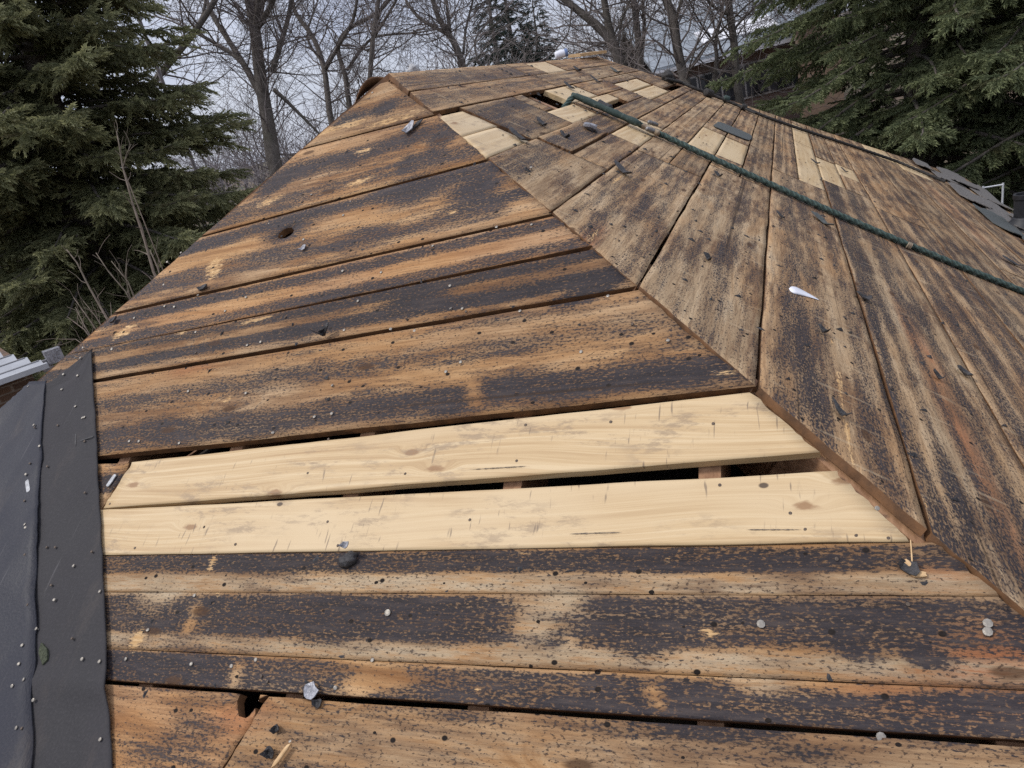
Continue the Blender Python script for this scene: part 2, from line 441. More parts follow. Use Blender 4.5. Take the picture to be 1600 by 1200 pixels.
def mat_felt(name, c0, c1, rough):
    q = NT(name); p = q.uv()
    n = q.noise(q.map(p, (3, 1.2, 1)), 2, 5, 0.6); f = q.noise(p, 160, 3)
    sc = q.step(q.noise(q.map(p, (30, 2.0, 1), rot=(0, 0, 0.7)), 1.6, 3), 0.66, 0.74)
    col = q.ramp(n, [(0.3, c0), (0.75, c1)])
    col = q.mix(q.math('MULTIPLY', q.step(f, 0.45, 0.75), 0.16), col, (0.10, 0.09, 0.092))
    dust = q.step(q.noise(q.map(p, (6, 3, 1), (4, 1, 0)), 1.5, 6, 0.7), 0.52, 0.75)
    col = q.mix(q.math('MULTIPLY', dust, 0.45), col, (0.085, 0.07, 0.06))
    col = q.mix(q.math('MULTIPLY', sc, 0.35), col, (0.16, 0.15, 0.15))
    h = q.math('ADD', q.math('MULTIPLY', f, 0.25), n)
    return q.done(col, q.step(n, 0.3, 0.7, rough - 0.1, rough + 0.12), q.bump(h, 0.5, 0.012), spec=0.25)
M['felt'] = mat_felt('grey_felt', (0.026, 0.0245, 0.026), (0.050, 0.047, 0.049), 0.8)
M['membrane'] = mat_felt('slate_membrane', (0.018, 0.0185, 0.025), (0.031, 0.032, 0.042), 0.6)
# ------------------------------------------------------------------ ground
def build_ground():
    xs = np.concatenate([[-600, -300, -150, -80], np.linspace(-50, 50, 41), [80, 150, 300, 600]])
    ys = np.concatenate([[-300, -120, -50], np.linspace(-30, 70, 41), [110, 180, 320, 700]])
    X, Y = np.meshgrid(xs, ys, indexing='ij')
    r = np.hypot(X, Y)
    Z = (fbm(X * 0.08 + 40, Y * 0.08 + 40, 3) - 0.5) * 1.2 * np.clip((r - 8) / 15, 0, 1) - 0.02
    Z = Z + np.clip((Y - 22) / 60, 0, 1) ** 1.2 * 6.0
    V = np.stack([X, Y, Z], -1).reshape(-1, 3); n = len(ys)
    Fs = [(i * n + j, (i + 1) * n + j, (i + 1) * n + j + 1, i * n + j + 1) for i in range(len(xs) - 1) for j in range(n - 1)]
    q = NT('leaf_litter'); p = q.pos()
    a = q.noise(p, 0.5, 6, 0.65); b = q.noise(p, 9, 6, 0.7)
    c = q.ramp(b, [(0.3, (0.05, 0.036, 0.024)), (0.55, (0.13, 0.09, 0.058)), (0.8, (0.22, 0.165, 0.11))])
    c = q.mix(q.step(a, 0.45, 0.65), c, q.ramp(b, [(0.3, (0.035, 0.045, 0.02)), (0.8, (0.10, 0.115, 0.05))]))
    q.done(c, 0.95, q.bump(b, 0.7, 0.05))
    tag(obj('ground', mesh('ground', V, Fs, True), q.m), kind='structure')
build_ground()

# ------------------------------------------------------------------ the stripped hip roof
house = empty('house', (-0.9 * U, 2.9 * U, 0))
tag(house, 'house with a stripped hip roof of bare stained sheathing boards', 'house')
HINV = Vector(house.location)
TH = 0.021
def hchild(name, me, mat, parent=None):
    """part of the house: geometry is in world metres, shifted to the house's base"""
    me.transform(Matrix.Translation(-HINV)); me.update()
    return obj(name, me, mat, parent or house)

BLOBS = {'A': [], 'B': []}       # (plan x, plan y, rx, ry, channel, value)
def blob(pl, px, py, rx, ry, ch, val, ang=0.0):
    f = on_a if pl == 'A' else on_b
    c = f((px, py))
    if pl == 'A':
        du = abs(f((px + rx, py - rx * 0.12))[0] - c[0]); dv = abs(f((px, py + ry))[1] - c[1])
    else:
        # along B boards the image direction points to the far vanishing point
        dx, dy = 1220 - px, 66 - py; L = math.hypot(dx, dy)
        du = abs(f((px + dx / L * rx, py + dy / L * rx))[1] - c[1]); dv = abs(f((px + ry, py))[0] - c[0])
    BLOBS[pl].append((c[0], c[1], max(du, 1e-3), max(dv, 1e-3), ch, val, ang))

def board(name, pl, quad, seed, mat, bands=(), canon=None, holes=(), cols=None, rows=12, h=0.0, th=TH, tarbase=0.2,
          warp=0.0015, edge=0.0016, cup=0.0, lift=None, red=0.0, bleach=(), dashes=(), label=None, edgewear=True):
    """quad: plan corners lower-near, lower-far, upper-far, upper-near: s runs along the board, t across (0 low, 1 high)"""
    q = [np.array(c, float) for c in quad]
    Lm = max(np.linalg.norm(q[1] - q[0]), np.linalg.norm(q[2] - q[3])) * U
    if cols is None: cols = int(max(4, min(110, Lm / 0.035)))
    s = np.linspace(0, 1, cols + 1); t = np.linspace(0, 1, rows + 1)
    S, Tt = np.meshgrid(s, t, indexing='ij')
    X = (q[0][0] * (1 - S) + q[1][0] * S) * (1 - Tt) + (q[3][0] * (1 - S) + q[2][0] * S) * Tt
    Y = (q[0][1] * (1 - S) + q[1][1] * S) * (1 - Tt) + (q[3][1] * (1 - S) + q[2][1] * S) * Tt
    al = X if pl in 'AD' else Y       # along
    ac = Y if pl in 'AD' else X       # across
    slope = math.sqrt(1 + T * T)
    # wavy edges
    e0 = (fbm(al * 9 + seed, al * 0 + seed * 3.1, seed, 3) - 0.5) * 2 * edge / U
    wgt = np.where(Tt < 0.06, 1, 0) + np.where(Tt > 0.94, 1, 0)
    if pl in 'AD': Y = Y + e0 * wgt
    else: X = X + e0 * wgt
    Hh = h + (fbm(al * 2.3 + seed * 7, ac * 9, seed + 5, 3) - 0.5) * 2 * warp + cup * ((Tt - 0.5) ** 2 * 4 - 0.4)
    Hh = Hh + hash2(np.array(seed), np.array(3), 1) * (0.0014 if pl == 'A' else 0.0006)
    ends = np.where((S == 0) | (S == 1), 1.0, 0.0) * (vnoise(Tt * 9 + seed, S * 0 + seed * 1.7, seed + 3) - .5 + .6 * (vnoise(Tt * 31 + seed, S * 0 + 4.2, seed + 9) - .5)) * .006
    if pl in 'AD': X = X + ends
    else: Y = Y + ends
    if lift is not None: Hh = Hh + lift(S, Tt)
    keep = np.ones((cols, rows), bool)
    for (hx, hy, ra, rc) in holes:
        def rr(XX, YY):
            u_, v_ = (XX - hx), (YY - hy)
            if pl in 'B': u_, v_ = v_, u_
            return np.sqrt((u_ / ra) ** 2 + (v_ / rc) ** 2)
        Rr = rr(X, Y); inside = Rr < 1.0
        cell = inside[:-1, :-1].astype(int) + inside[1:, :-1] + inside[:-1, 1:] + inside[1:, 1:]
        kill = cell >= 2
        keep &= ~kill
        touch = np.zeros_like(inside)
        for a in (0, 1):
            for b in (0, 1):
                touch[a:cols + a, b:rows + b] |= kill
        jag = 1 + 0.25 * (vnoise(X * 60, Y * 60, seed) - 0.5)
        sc = np.where(touch & (Rr > 0.05), 1.0 / np.maximum(Rr, 0.3), 1.0) * np.where(touch, jag, 1)
        X = np.where(touch, hx + (X - hx) * sc, X); Y = np.where(touch, hy + (Y - hy) * sc, Y)
    top = W3(pl, X, Y, Hh); bot = W3(pl, X, Y, Hh - th)
    nT = (cols + 1) * (rows + 1); idx = np.arange(nT).reshape(cols + 1, rows + 1)
    faces = []; used = {}
    flip = pl in 'CD'
    for i in range(cols):
        for j in range(rows):
            if keep[i, j]:
                f = (idx[i, j], idx[i + 1, j], idx[i + 1, j + 1], idx[i, j + 1])
                if flip: f = f[::-1]
                faces.append(f)
                for k in range(4):
                    a, b = f[k], f[(k + 1) % 4]
                    used[(a, b)] = True
    mi = [0] * len(faces)
    bv = {}
    V = [tuple(v) for v in top.reshape(-1, 3)]; botf = bot.reshape(-1, 3)
    def low(a):
        if a not in bv: bv[a] = len(V); V.append(tuple(botf[a]))
        return bv[a]
    for (a, b) in list(used):
        if (b, a) not in used:
            faces.append((b, a, low(a), low(b))); mi.append(1)
    me = bpy.data.meshes.new(name)
    me.from_pydata(V, [], faces)
    me.materials.append(mat); me.materials.append(M['edge'] if mat is not M['new'] else M['new'])
    me.polygons.foreach_set('material_index', mi)
    sm = [k == 0 for k in mi]; me.polygons.foreach_set('use_smooth', sm)
    # attributes
    nV = len(V)
    src = np.arange(nV); 
    for a, b in bv.items(): src[b] = a
    au = (al * U).ravel(); av = (ac * U * slope).ravel()
    uvl = me.uv_layers.new(name='UVMap')
    li = np.zeros(len(me.loops), np.int32); me.loops.foreach_get('vertex_index', li)
    uvv = np.stack([au[src][li], av[src][li]], -1)
    isb = (np.arange(nV) >= nT)[li]
    uvv[:, 1] += isb * 0.02
    uvl.data.foreach_set('uv', uvv.astype(np.float32).ravel())
    St = np.zeros((cols + 1, rows + 1, 4)); S2 = np.zeros_like(St)
    rag = (fbm(al * 2.2, ac * 5, seed + 31, 3) - 0.5) * 0.13
    d = np.full_like(al, tarbase)
    for (t0, t1, v) in bands:
        tt = Tt + rag
        w = 0.035
        m = np.clip((tt - t0 + w) / (2 * w), 0, 1) * np.clip((t1 + w - tt) / (2 * w), 0, 1)
        d = np.maximum(d, tarbase + (v - tarbase) * m)
    St[..., 0] = d
    for (t0, t1, v) in bleach:
        tt = Tt + rag * 0.5; w = 0.04
        St[..., 1] = np.maximum(St[..., 1], v * np.clip((tt - t0 + w) / (2 * w), 0, 1) * np.clip((t1 + w - tt) / (2 * w), 0, 1))
    St[..., 2] = red
    for (t0, t1, s0, s1) in dashes:
        S2[..., 1] = np.maximum(S2[..., 1], ((Tt > t0) & (Tt < t1) & (S > s0) & (S < s1)) * 1.0)
    for (bx, by, du, dv, ch, val, ang) in BLOBS.get(pl, ()):
        u_, v_ = (X - bx, Y - by) if pl == 'A' else (Y - by, X - bx)
        if ang: u_, v_ = u_ * math.cos(ang) + v_ * math.sin(ang), -u_ * math.sin(ang) + v_ * math.cos(ang)
        m = np.clip(1.6 - np.sqrt((u_ / du) ** 2 + (v_ / dv) ** 2) * 1.1 , 0, 1)
        if not m.any(): continue
        if ch < 4: St[..., ch] = St[..., ch] * (1 - m) + val * m
        else: S2[..., ch - 4] = np.maximum(S2[..., ch - 4], val * m)
    for nm, arr in (('stain', St), ('stain2', S2)):
        arr[..., 3] = 1
        ca = me.color_attributes.new(nm, 'FLOAT_COLOR', 'POINT')
        ca.data.foreach_set('color', arr.reshape(-1, 4)[src].astype(np.float32).ravel())
    o = hchild(name, me, None)
    if label: o['label'] = label
    BOARDS.append((pl, o, X.min(), X.max(), Y.min(), Y.max()))
    return o
BOARDS = []

def line(pts):
    """joint line through photo points -> y(x) on the front slope"""
    P = sorted([tuple(on_a(p)) for p in pts])
    xs = np.array([p[0] for p in P]); ys = np.array([p[1] for p in P])
    k = np.polyfit(xs, ys, 1)
    return lambda x: k[0] * x + k[1]

def hipR(y, cut=0.014): return K - y - cut
def hipL(y, cut=0.004): return KL + y + cut
def solveR(l, cut=0.005):
    x = 0.0
    for _ in range(20): x = K - l(x) - cut
    return x, l(x)
def solveL(l, cut=0.001):
    x = -1.3
    for _ in range(40): x = 0.5 * x + 0.5 * (KL + l(x) + cut)
    return x, l(x)

# stains with a shape of their own, traced on the front slope  (channels: 0 tar 1 bleach 2 red 4 torn wood 5 dark)
for a in [('A', 895, 950, 40, 45, 1, 1.0), ('A', 850, 985, 45, 40, 1, .9), ('A', 800, 1005, 50, 18, 1, .8), ('A', 860, 935, 60, 40, 0, .12),
          ('A', 830, 985, 35, 40, 0, .15), ('A', 1190, 1055, 45, 30, 1, .8), ('A', 1190, 1050, 60, 35, 0, .12), ('A', 1325, 1010, 40, 16, 0, .98, -.5),
          ('A', 1440, 1025, 38, 16, 0, .95, -.4), ('A', 1560, 1040, 110, 70, 2, 1.0), ('A', 1450, 1090, 140, 40, 2, .9), ('A', 1330, 1060, 90, 24, 0, .15),
          ('A', 1420, 1120, 80, 25, 0, .55), ('A', 1100, 1130, 120, 22, 0, .9), ('A', 900, 1100, 60, 14, 0, .92), ('A', 1520, 1000, 60, 40, 0, .35),
          ('A', 1000, 990, 60, 36, 0, .72), ('A', 1100, 870, 160, 16, 0, .8), ('A', 700, 985, 40, 22, 0, .7), ('A', 500, 985, 50, 22, 0, .68),
          ('A', 255, 918, 40, 26, 1, .8), ('A', 250, 925, 34, 24, 0, .12), ('A', 1470, 900, 60, 22, 2, .5), ('A', 1440, 905, 50, 16, 0, .2),
          ('A', 215, 1000, 16, 22, 4, .95, .6), ('A', 330, 880, 8, 16, 4, .9, .5), ('A', 345, 925, 8, 10, 4, .8), ('A', 820, 866, 12, 6, 4, .9),
          ('A', 1107, 992, 10, 14, 4, .95), ('A', 830, 1078, 12, 6, 4, .9), ('A', 745, 1080, 10, 8, 4, .7), ('A', 1040, 875, 14, 6, 4, .85),
          # dark gaps between bands where nail lines were
          ('A', 300, 970, 10, 45, 0, .1, .35), ('A', 1025, 1090, 12, 40, 0, .12), ('A', 365, 1055, 10, 25, 0, .12), ('A', 895, 1010, 10, 35, 0, .15),
          ('A', 600, 1055, 50, 20, 0, .25), ('A', 560, 1075, 30, 16, 0, .18),
          # upper boards
          ('A', 350, 320, 34, 12, 4, 1.0, .2), ('A', 420, 315, 26, 7, 4, .8, .2), ('A', 335, 420, 14, 22, 4, .9, .7), ('A', 560, 285, 28, 5, 4, .9, .1),
          ('A', 570, 236, 16, 6, 4, .95), ('A', 705, 333, 13, 6, 4, .95), ('A', 680, 370, 14, 4, 4, .7), ('A', 190, 520, 18, 10, 4, .9, .4),
          ('A', 530, 200, 60, 8, 4, .8, .05), ('A', 620, 185, 60, 7, 4, .75, .05), ('A', 355, 622, 14, 6, 4, .9), ('A', 320, 628, 8, 4, 4, .8),
          ('A', 400, 500, 34, 4, 4, .85, .1), ('A', 285, 520, 12, 5, 4, .8), ('A', 1140, 580, 40, 6, 4, .75), ('A', 1100, 567, 30, 5, 4, .65),
          ('A', 430, 288, 24, 12, 0, .95, .4), ('A', 635, 258, 14, 14, 0, .9), ('A', 600, 170, 16, 10, 0, .8), ('A', 545, 190, 20, 8, 0, .9),
          ('A', 640, 300, 50, 20, 0, .9), ('A', 740, 295, 40, 16, 0, .85), ('A', 670, 250, 26, 16, 0, .7), ('A', 690, 220, 20, 10, 0, .75),
          ('A', 820, 325, 30, 16, 0, .15), ('A', 520, 365, 40, 12, 0, .3), ('A', 445, 365, 30, 14, 0, .72), ('A', 640, 340, 50, 10, 0, .2),
          ('A', 1020, 590, 90, 16, 0, .9), ('A', 930, 600, 60, 14, 0, .82), ('A', 742, 610, 9, 26, 0, .05, .3), ('A', 700, 635, 26, 14, 0, .85),
          ('A', 300, 575, 30, 9, 2, .9), ('A', 1060, 620, 60, 6, 0, .2), ('A', 1090, 520, 60, 30, 0, .36), ('A', 1040, 480, 40, 14, 0, .25),
          ('A', 560, 545, 40, 10, 0, .2), ('A', 930, 445, 40, 20, 0, .75), ('A', 890, 470, 30, 12, 0, .75), ('A', 640, 470, 50, 10, 0, .7),
          ('A', 380, 1120, 60, 30, 2, .8), ('A', 300, 1150, 40, 34, 0, .45), ('A', 270, 1180, 50, 26, 0, .42), ('A', 1260, 1175, 60, 10, 0, .6)]:
    blob(*a)
for a in [('B', 1315, 620, 60, 8, 4, .75), ('B', 1325, 680, 50, 7, 4, .8), ('B', 1305, 560, 50, 8, 4, .6), ('B', 1340, 740, 60, 14, 0, .1), ('B', 1355, 760, 50, 16, 1, .5),
          ('B', 920, 375, 30, 18, 2, 1.0), ('B', 920, 375, 26, 14, 4, .7), ('B', 960, 385, 40, 14, 0, .15), ('B', 965, 280, 14, 8, 4, .9),
          ('B', 1490, 640, 150, 10, 2, 1.0), ('B', 1490, 640, 160, 9, 0, .08), ('B', 1440, 560, 100, 8, 2, .8), ('B', 1540, 760, 100, 12, 2, .8),
          ('B', 1420, 620, 140, 9, 0, .1), ('B', 1540, 860, 80, 14, 4, .4), ('B', 1385, 590, 30, 6, 4, .6), ('B', 1440, 790, 30, 8, 4, .7),
          ('B', 1490, 330, 60, 8, 2, .6), ('B', 1010, 530, 60, 20, 0, .2), ('B', 1130, 560, 50, 20, 0, .3), ('B', 900, 350, 40, 12, 0, .15),
          ('B', 1540, 330, 60, 8, 2, .7), ('B', 1275, 640, 60, 12, 0, .72), ('B', 1255, 520, 60, 10, 0, .75), ('B', 1395, 640, 60, 12, 0, .75), ('B', 1490, 760, 60, 16, 0, .7)]:
    blob(*a)

# --- front slope
j1 = line([(676, 180), (500, 225)]); j2 = line([(755, 251), (500, 319), (315, 369)]); j3 = line([(852, 336), (500, 418), (172, 490)])
j4 = line([(985, 452), (520, 525), (150, 595)]); g1 = line([(1165, 607), (750, 649), (375, 690), (157, 713)])
n1t = line([(1174, 614), (750, 664), (525, 688), (217, 723)]); n1b = line([(1284, 709), (700, 766), (168, 795)])
n2t = line([(1305, 737), (800, 765), (165, 797)]); n2b = line([(1420, 847), (800, 855), (165, 867)])
f1 = line([(1420, 850), (800, 858), (165, 870)]); g5t = line([(1600, 1161), (800, 1099), (175, 1065)]); g5b = line([(1600, 1170.5), (800, 1108.5), (178, 1071.5)])
G = 0.0065
ck = line([(908, 390), (697, 430), (172 - 20, 545)])
def full(lo, hi, gap_hi=G, cutR=0.0015, cutL=0.001):
    l2 = (lambda x: hi(x) - gap_hi)
    a = solveL(lo, cutL); b = solveR(lo, cutR); c = solveR(l2, cutR); d = solveL(l2, cutL)
    return [a, b, c, d]
apexy = (K - KL) / 2; apexx = (K + KL) / 2
kh = on_a((447, 365))
rowsA = [
    ('top', [solveL(j1), solveR(j1), (apexx + 0.012, apexy - 0.03), (apexx - 0.012, apexy - 0.03)], [(.35, .6, .42)], .12, ()),
    ('b1', full(j2, j1), [(.55, .8, .66), (.04, .3, .56)], .18, ()),
    ('b2', full(j3, j2), [(.76, .97, .78), (.16, .47, .62)], .16, [(kh[0], kh[1], 0.021, 0.013)]),
    ('b3', full(ck, j3, cutR=.003), [(.66, .96, .70), (.0, .3, .62)], .14, ()),
    ('b3', full(j4, lambda x: ck(x) - .0006 - .006 * max(0, min(1, (x + .585) / .25)), 0.0, cutR=.003), [(.75, 1., .6), (.2, .52, .72)], .14, ()),
    ('b4', full(g1, j4, 0.008, cutR=.005), [(.94, .99, .6), (.57, .8, .56), (.06, .36, .64)], .16, ())]
for i, (nm, qd, bands, base, holes) in enumerate(rowsA):
    board('board', 'A', qd, 11 + i, M['old_a'], bands, tarbase=base, holes=holes, rows=14, red=0.25 if i == 3 else 0.1,
          cup=0.002 if i else 0, label=None)
# split in board b3 : a raised lip of wood with a dark slot, made as its own sliver
n1 = [on_a(p) for p in [(163, 795), (1282, 708.5), (1173, 614.5), (208, 723)]]
nb1 = board('board', 'A', n1, 31, M['new'], rows=16, h=0.002, label='pale new pine board, upper of two, with angled left end')
n2 = [on_a(p) for p in [(128, 868), (1420, 847), (1307, 738), (128, 799)]]
nb2 = board('board', 'A', n2, 32, M['new'], rows=16, h=0.002, label='pale new pine board, lower of two, nearest the camera')
st = [on_a(p) for p in [(110, 798), (160, 796), (203, 724), (110, 726)]]
board('board', 'A', st, 33, M['old_a'], [(.35, .75, .8)], rows=10, tarbase=.15, label='short stained stub of old board beside the new pine')
# the foreground strip: three boards butted tight, with only hairline seams between them
def fl(t): return lambda x: g5t(x) + (f1(x) - g5t(x)) * t + .0016 * math.sin(x * 7 + t * 9)
for (t0, t1, sdn, bd, blc) in [(.69, 1.0, 34, [(.48, .98, .70)], [(.02, .42, .85)]), (.235, .69, 37, [(.32, .97, .64)], [(.04, .28, .9)]), (0.0, .235, 38, [(.0, .93, .70)], [])]:
    board('board', 'A', full(fl(t0) if t0 else g5t, fl(t1) if t1 < 1 else f1, 0.0007 if t1 < 1 else 0.0, cutR=.005), sdn, M['old_a'], bd, tarbase=.14, rows=12, cols=120, red=.05, bleach=blc, cup=0.0008, edge=.0008, warp=.0008)
# the board below the wide gap is broken in two at a rotten knot
def gl(x): return g5b(x) - 0.155
bx = on_a((418, 1094)); bx2 = on_a((352, 1200))
kn = on_a((383, 1097))
sl_ = (bx2[0] - bx[0]) / (bx2[1] - bx[1])
xl = bx[0] + sl_ * (gl(bx[0]) - bx[1])
board('board', 'A', [(solveL(gl)[0], gl(solveL(gl)[0])), (xl - .0012, gl(xl)), (bx[0] - 0.002, g5b(bx[0])), solveL(g5b)], 35, M['old_a'], [(.2, .7, .3)], tarbase=.2, rows=26, cols=110,
      holes=[(kn[0] + .004, kn[1] + 0.006, 0.017, 0.022)], red=.2, label='left piece of the rotten broken board at the bottom edge')
board('board', 'A', [(xl + .0012, gl(xl)), solveR(gl), solveR(g5b), (bx[0] + 0.003, g5b(bx[0]) - .002)], 36, M['old_a'], [(.3, .62, .34), (.92, 1, .4)], tarbase=.2, rows=20, cols=110, red=.1,
      bleach=[(.3, .9, .3)], h=0.004)
yy = gl(0)
prev = gl
for k in range(5):
    cur = (lambda x, kk=k: gl(x) - 0.165 * (kk + 1)) if k < 4 else (lambda x: -0.323)
    board('board', 'A', full(cur, prev, 0.006), 40 + k, M['old_a'], [(.6, .85, .6), (.1, .4, .6)], tarbase=.2, rows=8, cols=50)
    prev = cur

# --- right slope: rows between joints, split along their length
XB = [-0.9, -0.722, -0.556, -0.398, -0.232, -0.066, 0.103, 0.262, 0.430, 0.594, 0.758, 0.92, 1.045, 1.16]
def nearB(x): return K - x + 0.001 + .004 * vnoise(x * 31, 2.5, 8)
def farB(x): return x + KD - 0.004
def segB(x0, x1, y0, y1, seed, new=False, bands=((.08, .46, .60), (.58, .93, .60)), base=.2, **kw):
    """x0 upper joint, x1 lower joint; y0/y1 None = hip"""
    lo, hi = x1, x0
    n0 = nearB(lo) if y0 is None else y0 + .003; n1_ = nearB(hi) if y0 is None else y0 + .003
    f0 = farB(lo) if y1 is None else y1 - .003; f1_ = farB(hi) if y1 is None else y1 - .003
    gg = .0012 + .0032 * vnoise(lo * 57, 7.7, 3); qd = [(lo - gg, n0), (lo - gg, f0), (hi + .0012, f1_), (hi + .0012, n1_)]
    if new: return board('board', 'B', qd, seed, M['new'], rows=8, h=-0.002 if 'h' not in kw else kw.pop('h'), **kw)
    bands = tuple((a0, a1, .3 + (v - .3) * .68) for a0, a1, v in bands)
    return board('board', 'B', qd, seed, M['old_b'], bands, tarbase=base, rows=18, edge=0.0028, cup=0.0008, th=.017, bleach=tuple((b_ + .04, b_ + .12, .32) for _, b_, _ in bands), **kw)
rr = random.Random(9)
def rb():
    o = []; t = rr.uniform(.0, .1)
    while t < .92:
        w = rr.uniform(.1, .24); o.append((t, min(1, t + w), rr.uniform(.38, .55))); t += w + rr.uniform(.1, .2)
    return tuple(o)
def mid(i): return (XB[i] + XB[i + 1]) / 2
sd_ = [100]
def ns(): sd_[0] += 1; return sd_[0]
H_ = 0.0022
# ridge row
segB(XB[0], mid(0), None, 2.62, ns(), bands=((.1, .8, .42),)); segB(mid(0), XB[1], None, 2.62, ns(), bands=((.2, .8, .45),)); segB(XB[0], mid(0), 2.62, 2.84, ns(), bands=rb())
segB(XB[0], mid(0), 2.84, 3.12, ns(), True, label='small pale new board patch up at the ridge')
segB(XB[0], mid(0), 3.12, None, ns(), bands=rb()); segB(mid(0), XB[1], 2.62, None, ns(), bands=rb())
# second row: patches, the open hole and more patches
m_ = -0.631
segB(XB[1] + .010, m_, None, 1.705, ns(), True, h=-0.006, label='pale new board patch at the hip, upper one'); segB(m_, XB[2], None, 1.68, ns(), True, label='pale new board patch at the hip, lower one')
segB(XB[1], XB[2], 1.705, 2.1, ns(), bands=((.1, .5, .5), (.55, .95, .55)))
segB(XB[1], m_, 2.1, 2.19, ns(), bands=rb())
segB(m_, XB[2], 2.1, 2.42, ns(), True, label='pale new board patch below the roof hole')
segB(XB[1], m_, 2.43, 2.80, ns(), True, label='pale new board patch beyond the roof hole'); segB(m_, XB[2], 2.42, 2.60, ns(), bands=rb())
segB(m_, XB[2] - .03, 2.60, 2.95, ns(), True); segB(XB[1], m_, 2.80, 3.3, ns(), bands=rb()); segB(m_, XB[2], 2.95, 3.3, ns(), bands=rb())
segB(XB[1] + .05, -.602, 3.3, 3.86, ns(), True, label='pale new board patch near the ridge end, upper one'); segB(-.598, XB[2] + .03, 3.3, 3.90, ns(), True, label='pale new board patch near the ridge end, lower one')
segB(XB[1], XB[2], 3.9, None, ns(), bands=rb()); segB(XB[1], XB[1] + .048, 3.3, 3.9, ns(), bands=rb())
# third row
segB(XB[2] + .03 - .03, XB[3], None, 1.73, ns(), bands=((.5, .95, .55),)); segB(XB[2], mid(2), 1.73, 2.16, ns(), bands=((.1, .9, .62),), h=0.006)
segB(mid(2), XB[3], 1.73, 2.18, ns(), bands=rb()); segB(XB[2], mid(2), 2.16, 3.3, ns(), bands=rb())
segB(mid(2), XB[3], 2.18, 2.66, ns(), True, label='pale new board patch under the green rope'); segB(mid(2), XB[3], 2.66, 3.5, ns(), bands=rb())
segB(XB[2] + .033, mid(2), 3.3, None, ns(), bands=rb()); segB(mid(2), XB[3], 3.5, None, ns(), bands=rb())
# fourth and fifth rows with the pair of patches between them
segB(XB[3], XB[4], None, 2.11, ns(), bands=((.08, .24, .52), (.3, .44, .56), (.55, .72, .56), (.76, .92, .52))); segB(XB[3], mid(3), 2.11, None, ns(), bands=rb()); segB(mid(3), XB[4], 2.11, 2.57, ns(), bands=rb())
segB(mid(3), XB[4], 2.57, 3.14, ns(), True, label='pale new board patch beside the grey shingle scrap, upper one'); segB(mid(3), XB[4], 3.14, None, ns(), bands=rb())
segB(XB[4], XB[5], None, 2.36, ns(), bands=((.08, .2, .5), (.28, .5, .58), (.62, .74, .56), (.8, .93, .52))); segB(XB[4], mid(4), 2.36, 2.6, ns(), bands=rb()); segB(XB[4], mid(4), 2.6, 3.12, ns(), True, label='pale new board patch beside the grey shingle scrap, lower one')
segB(XB[4], mid(4), 3.12, None, ns(), bands=rb()); segB(mid(4), XB[5], 2.36, None, ns(), bands=rb())
# sixth row: long new strip
segB(XB[5], XB[6], None, 2.8, ns(), bands=((.1, .26, .6), (.42, .6, .6), (.62, .87, .64))); segB(XB[5], mid(5), 2.8, None, ns(), bands=rb())
segB(mid(5), XB[6], 2.8, 4.0, ns(), True, label='long pale new board strip running away up the right slope'); segB(mid(5), XB[6], 4.0, 4.9, ns(), True); segB(mid(5), XB[6], 4.9, None, ns(), bands=rb())
segB(XB[6], XB[7], None, 3.05, ns(), bands=((.2, .32, .62), (.35, .55, .66), (.7, 1., .7)))
segB(XB[6], mid(6), 3.05, 3.7, ns(), True); segB(XB[6], mid(6), 3.7, None, ns(), bands=rb()); segB(mid(6), XB[7], 3.05, 3.42, ns(), bands=rb())
segB(mid(6), XB[7], 3.42, 3.75, ns(), True); segB(mid(6), XB[7], 3.75, None, ns(), bands=rb())
segB(XB[7], XB[8], None, 2.9, ns(), bands=((.06, .2, .6), (.26, .4, .68), (.55, .7, .66), (.76, .92, .66))); segB(XB[7], XB[8], 2.9, None, ns(), bands=rb())
segB(XB[8], XB[9], None, 3.4, ns(), bands=rb()); segB(XB[8], XB[9], 3.4, 5.0, ns(), bands=rb()); segB(XB[8], XB[9], 5.0, None, ns(), True, label='pale new board piece at the far hip, upper one')
segB(XB[9], XB[10], None, 2.7, ns(), bands=rb()); segB(XB[9], XB[10], 2.7, 4.85, ns(), bands=rb()); segB(XB[9], XB[10], 4.85, 5.4, ns(), True, label='pale new board piece at the far hip, lower one'); segB(XB[9], XB[10], 5.4, None, ns(), bands=rb())
for i in (10, 11, 12):
    segB(XB[i], XB[i + 1], None, 3.1, ns(), bands=rb()); segB(XB[i], XB[i + 1], 3.1, None, ns(), bands=rb())

# --- left and far slopes, behind the hips
for k in range(6):
    z0, z1 = 0.34 * k, min(0.34 * (k + 1), 2.06)
    x0, x1 = apexx - z0, apexx - z1       # descending to the left
    y0, y1 = apexy - z0, apexy - z1
    board('board', 'C', [(x1 + .003, y1 + .001), (x1 + .003, 4.13 + z1), (x0, 4.13 + z0), (x0, y0 + .001)], 70 + k, M['old_b'], [(.1, .4, .6), (.6, .9, .6)], rows=6, cols=20)
    board('board', 'D', [(x1, 4.13 + z1), (apexx + z1, 4.13 + z1), (apexx + z0 + .003, 4.13 + z0 + .006), (x0, 4.13 + z0 + .006)], 80 + k, M['old_b'], [(.1, .4, .6)], rows=6, cols=20)

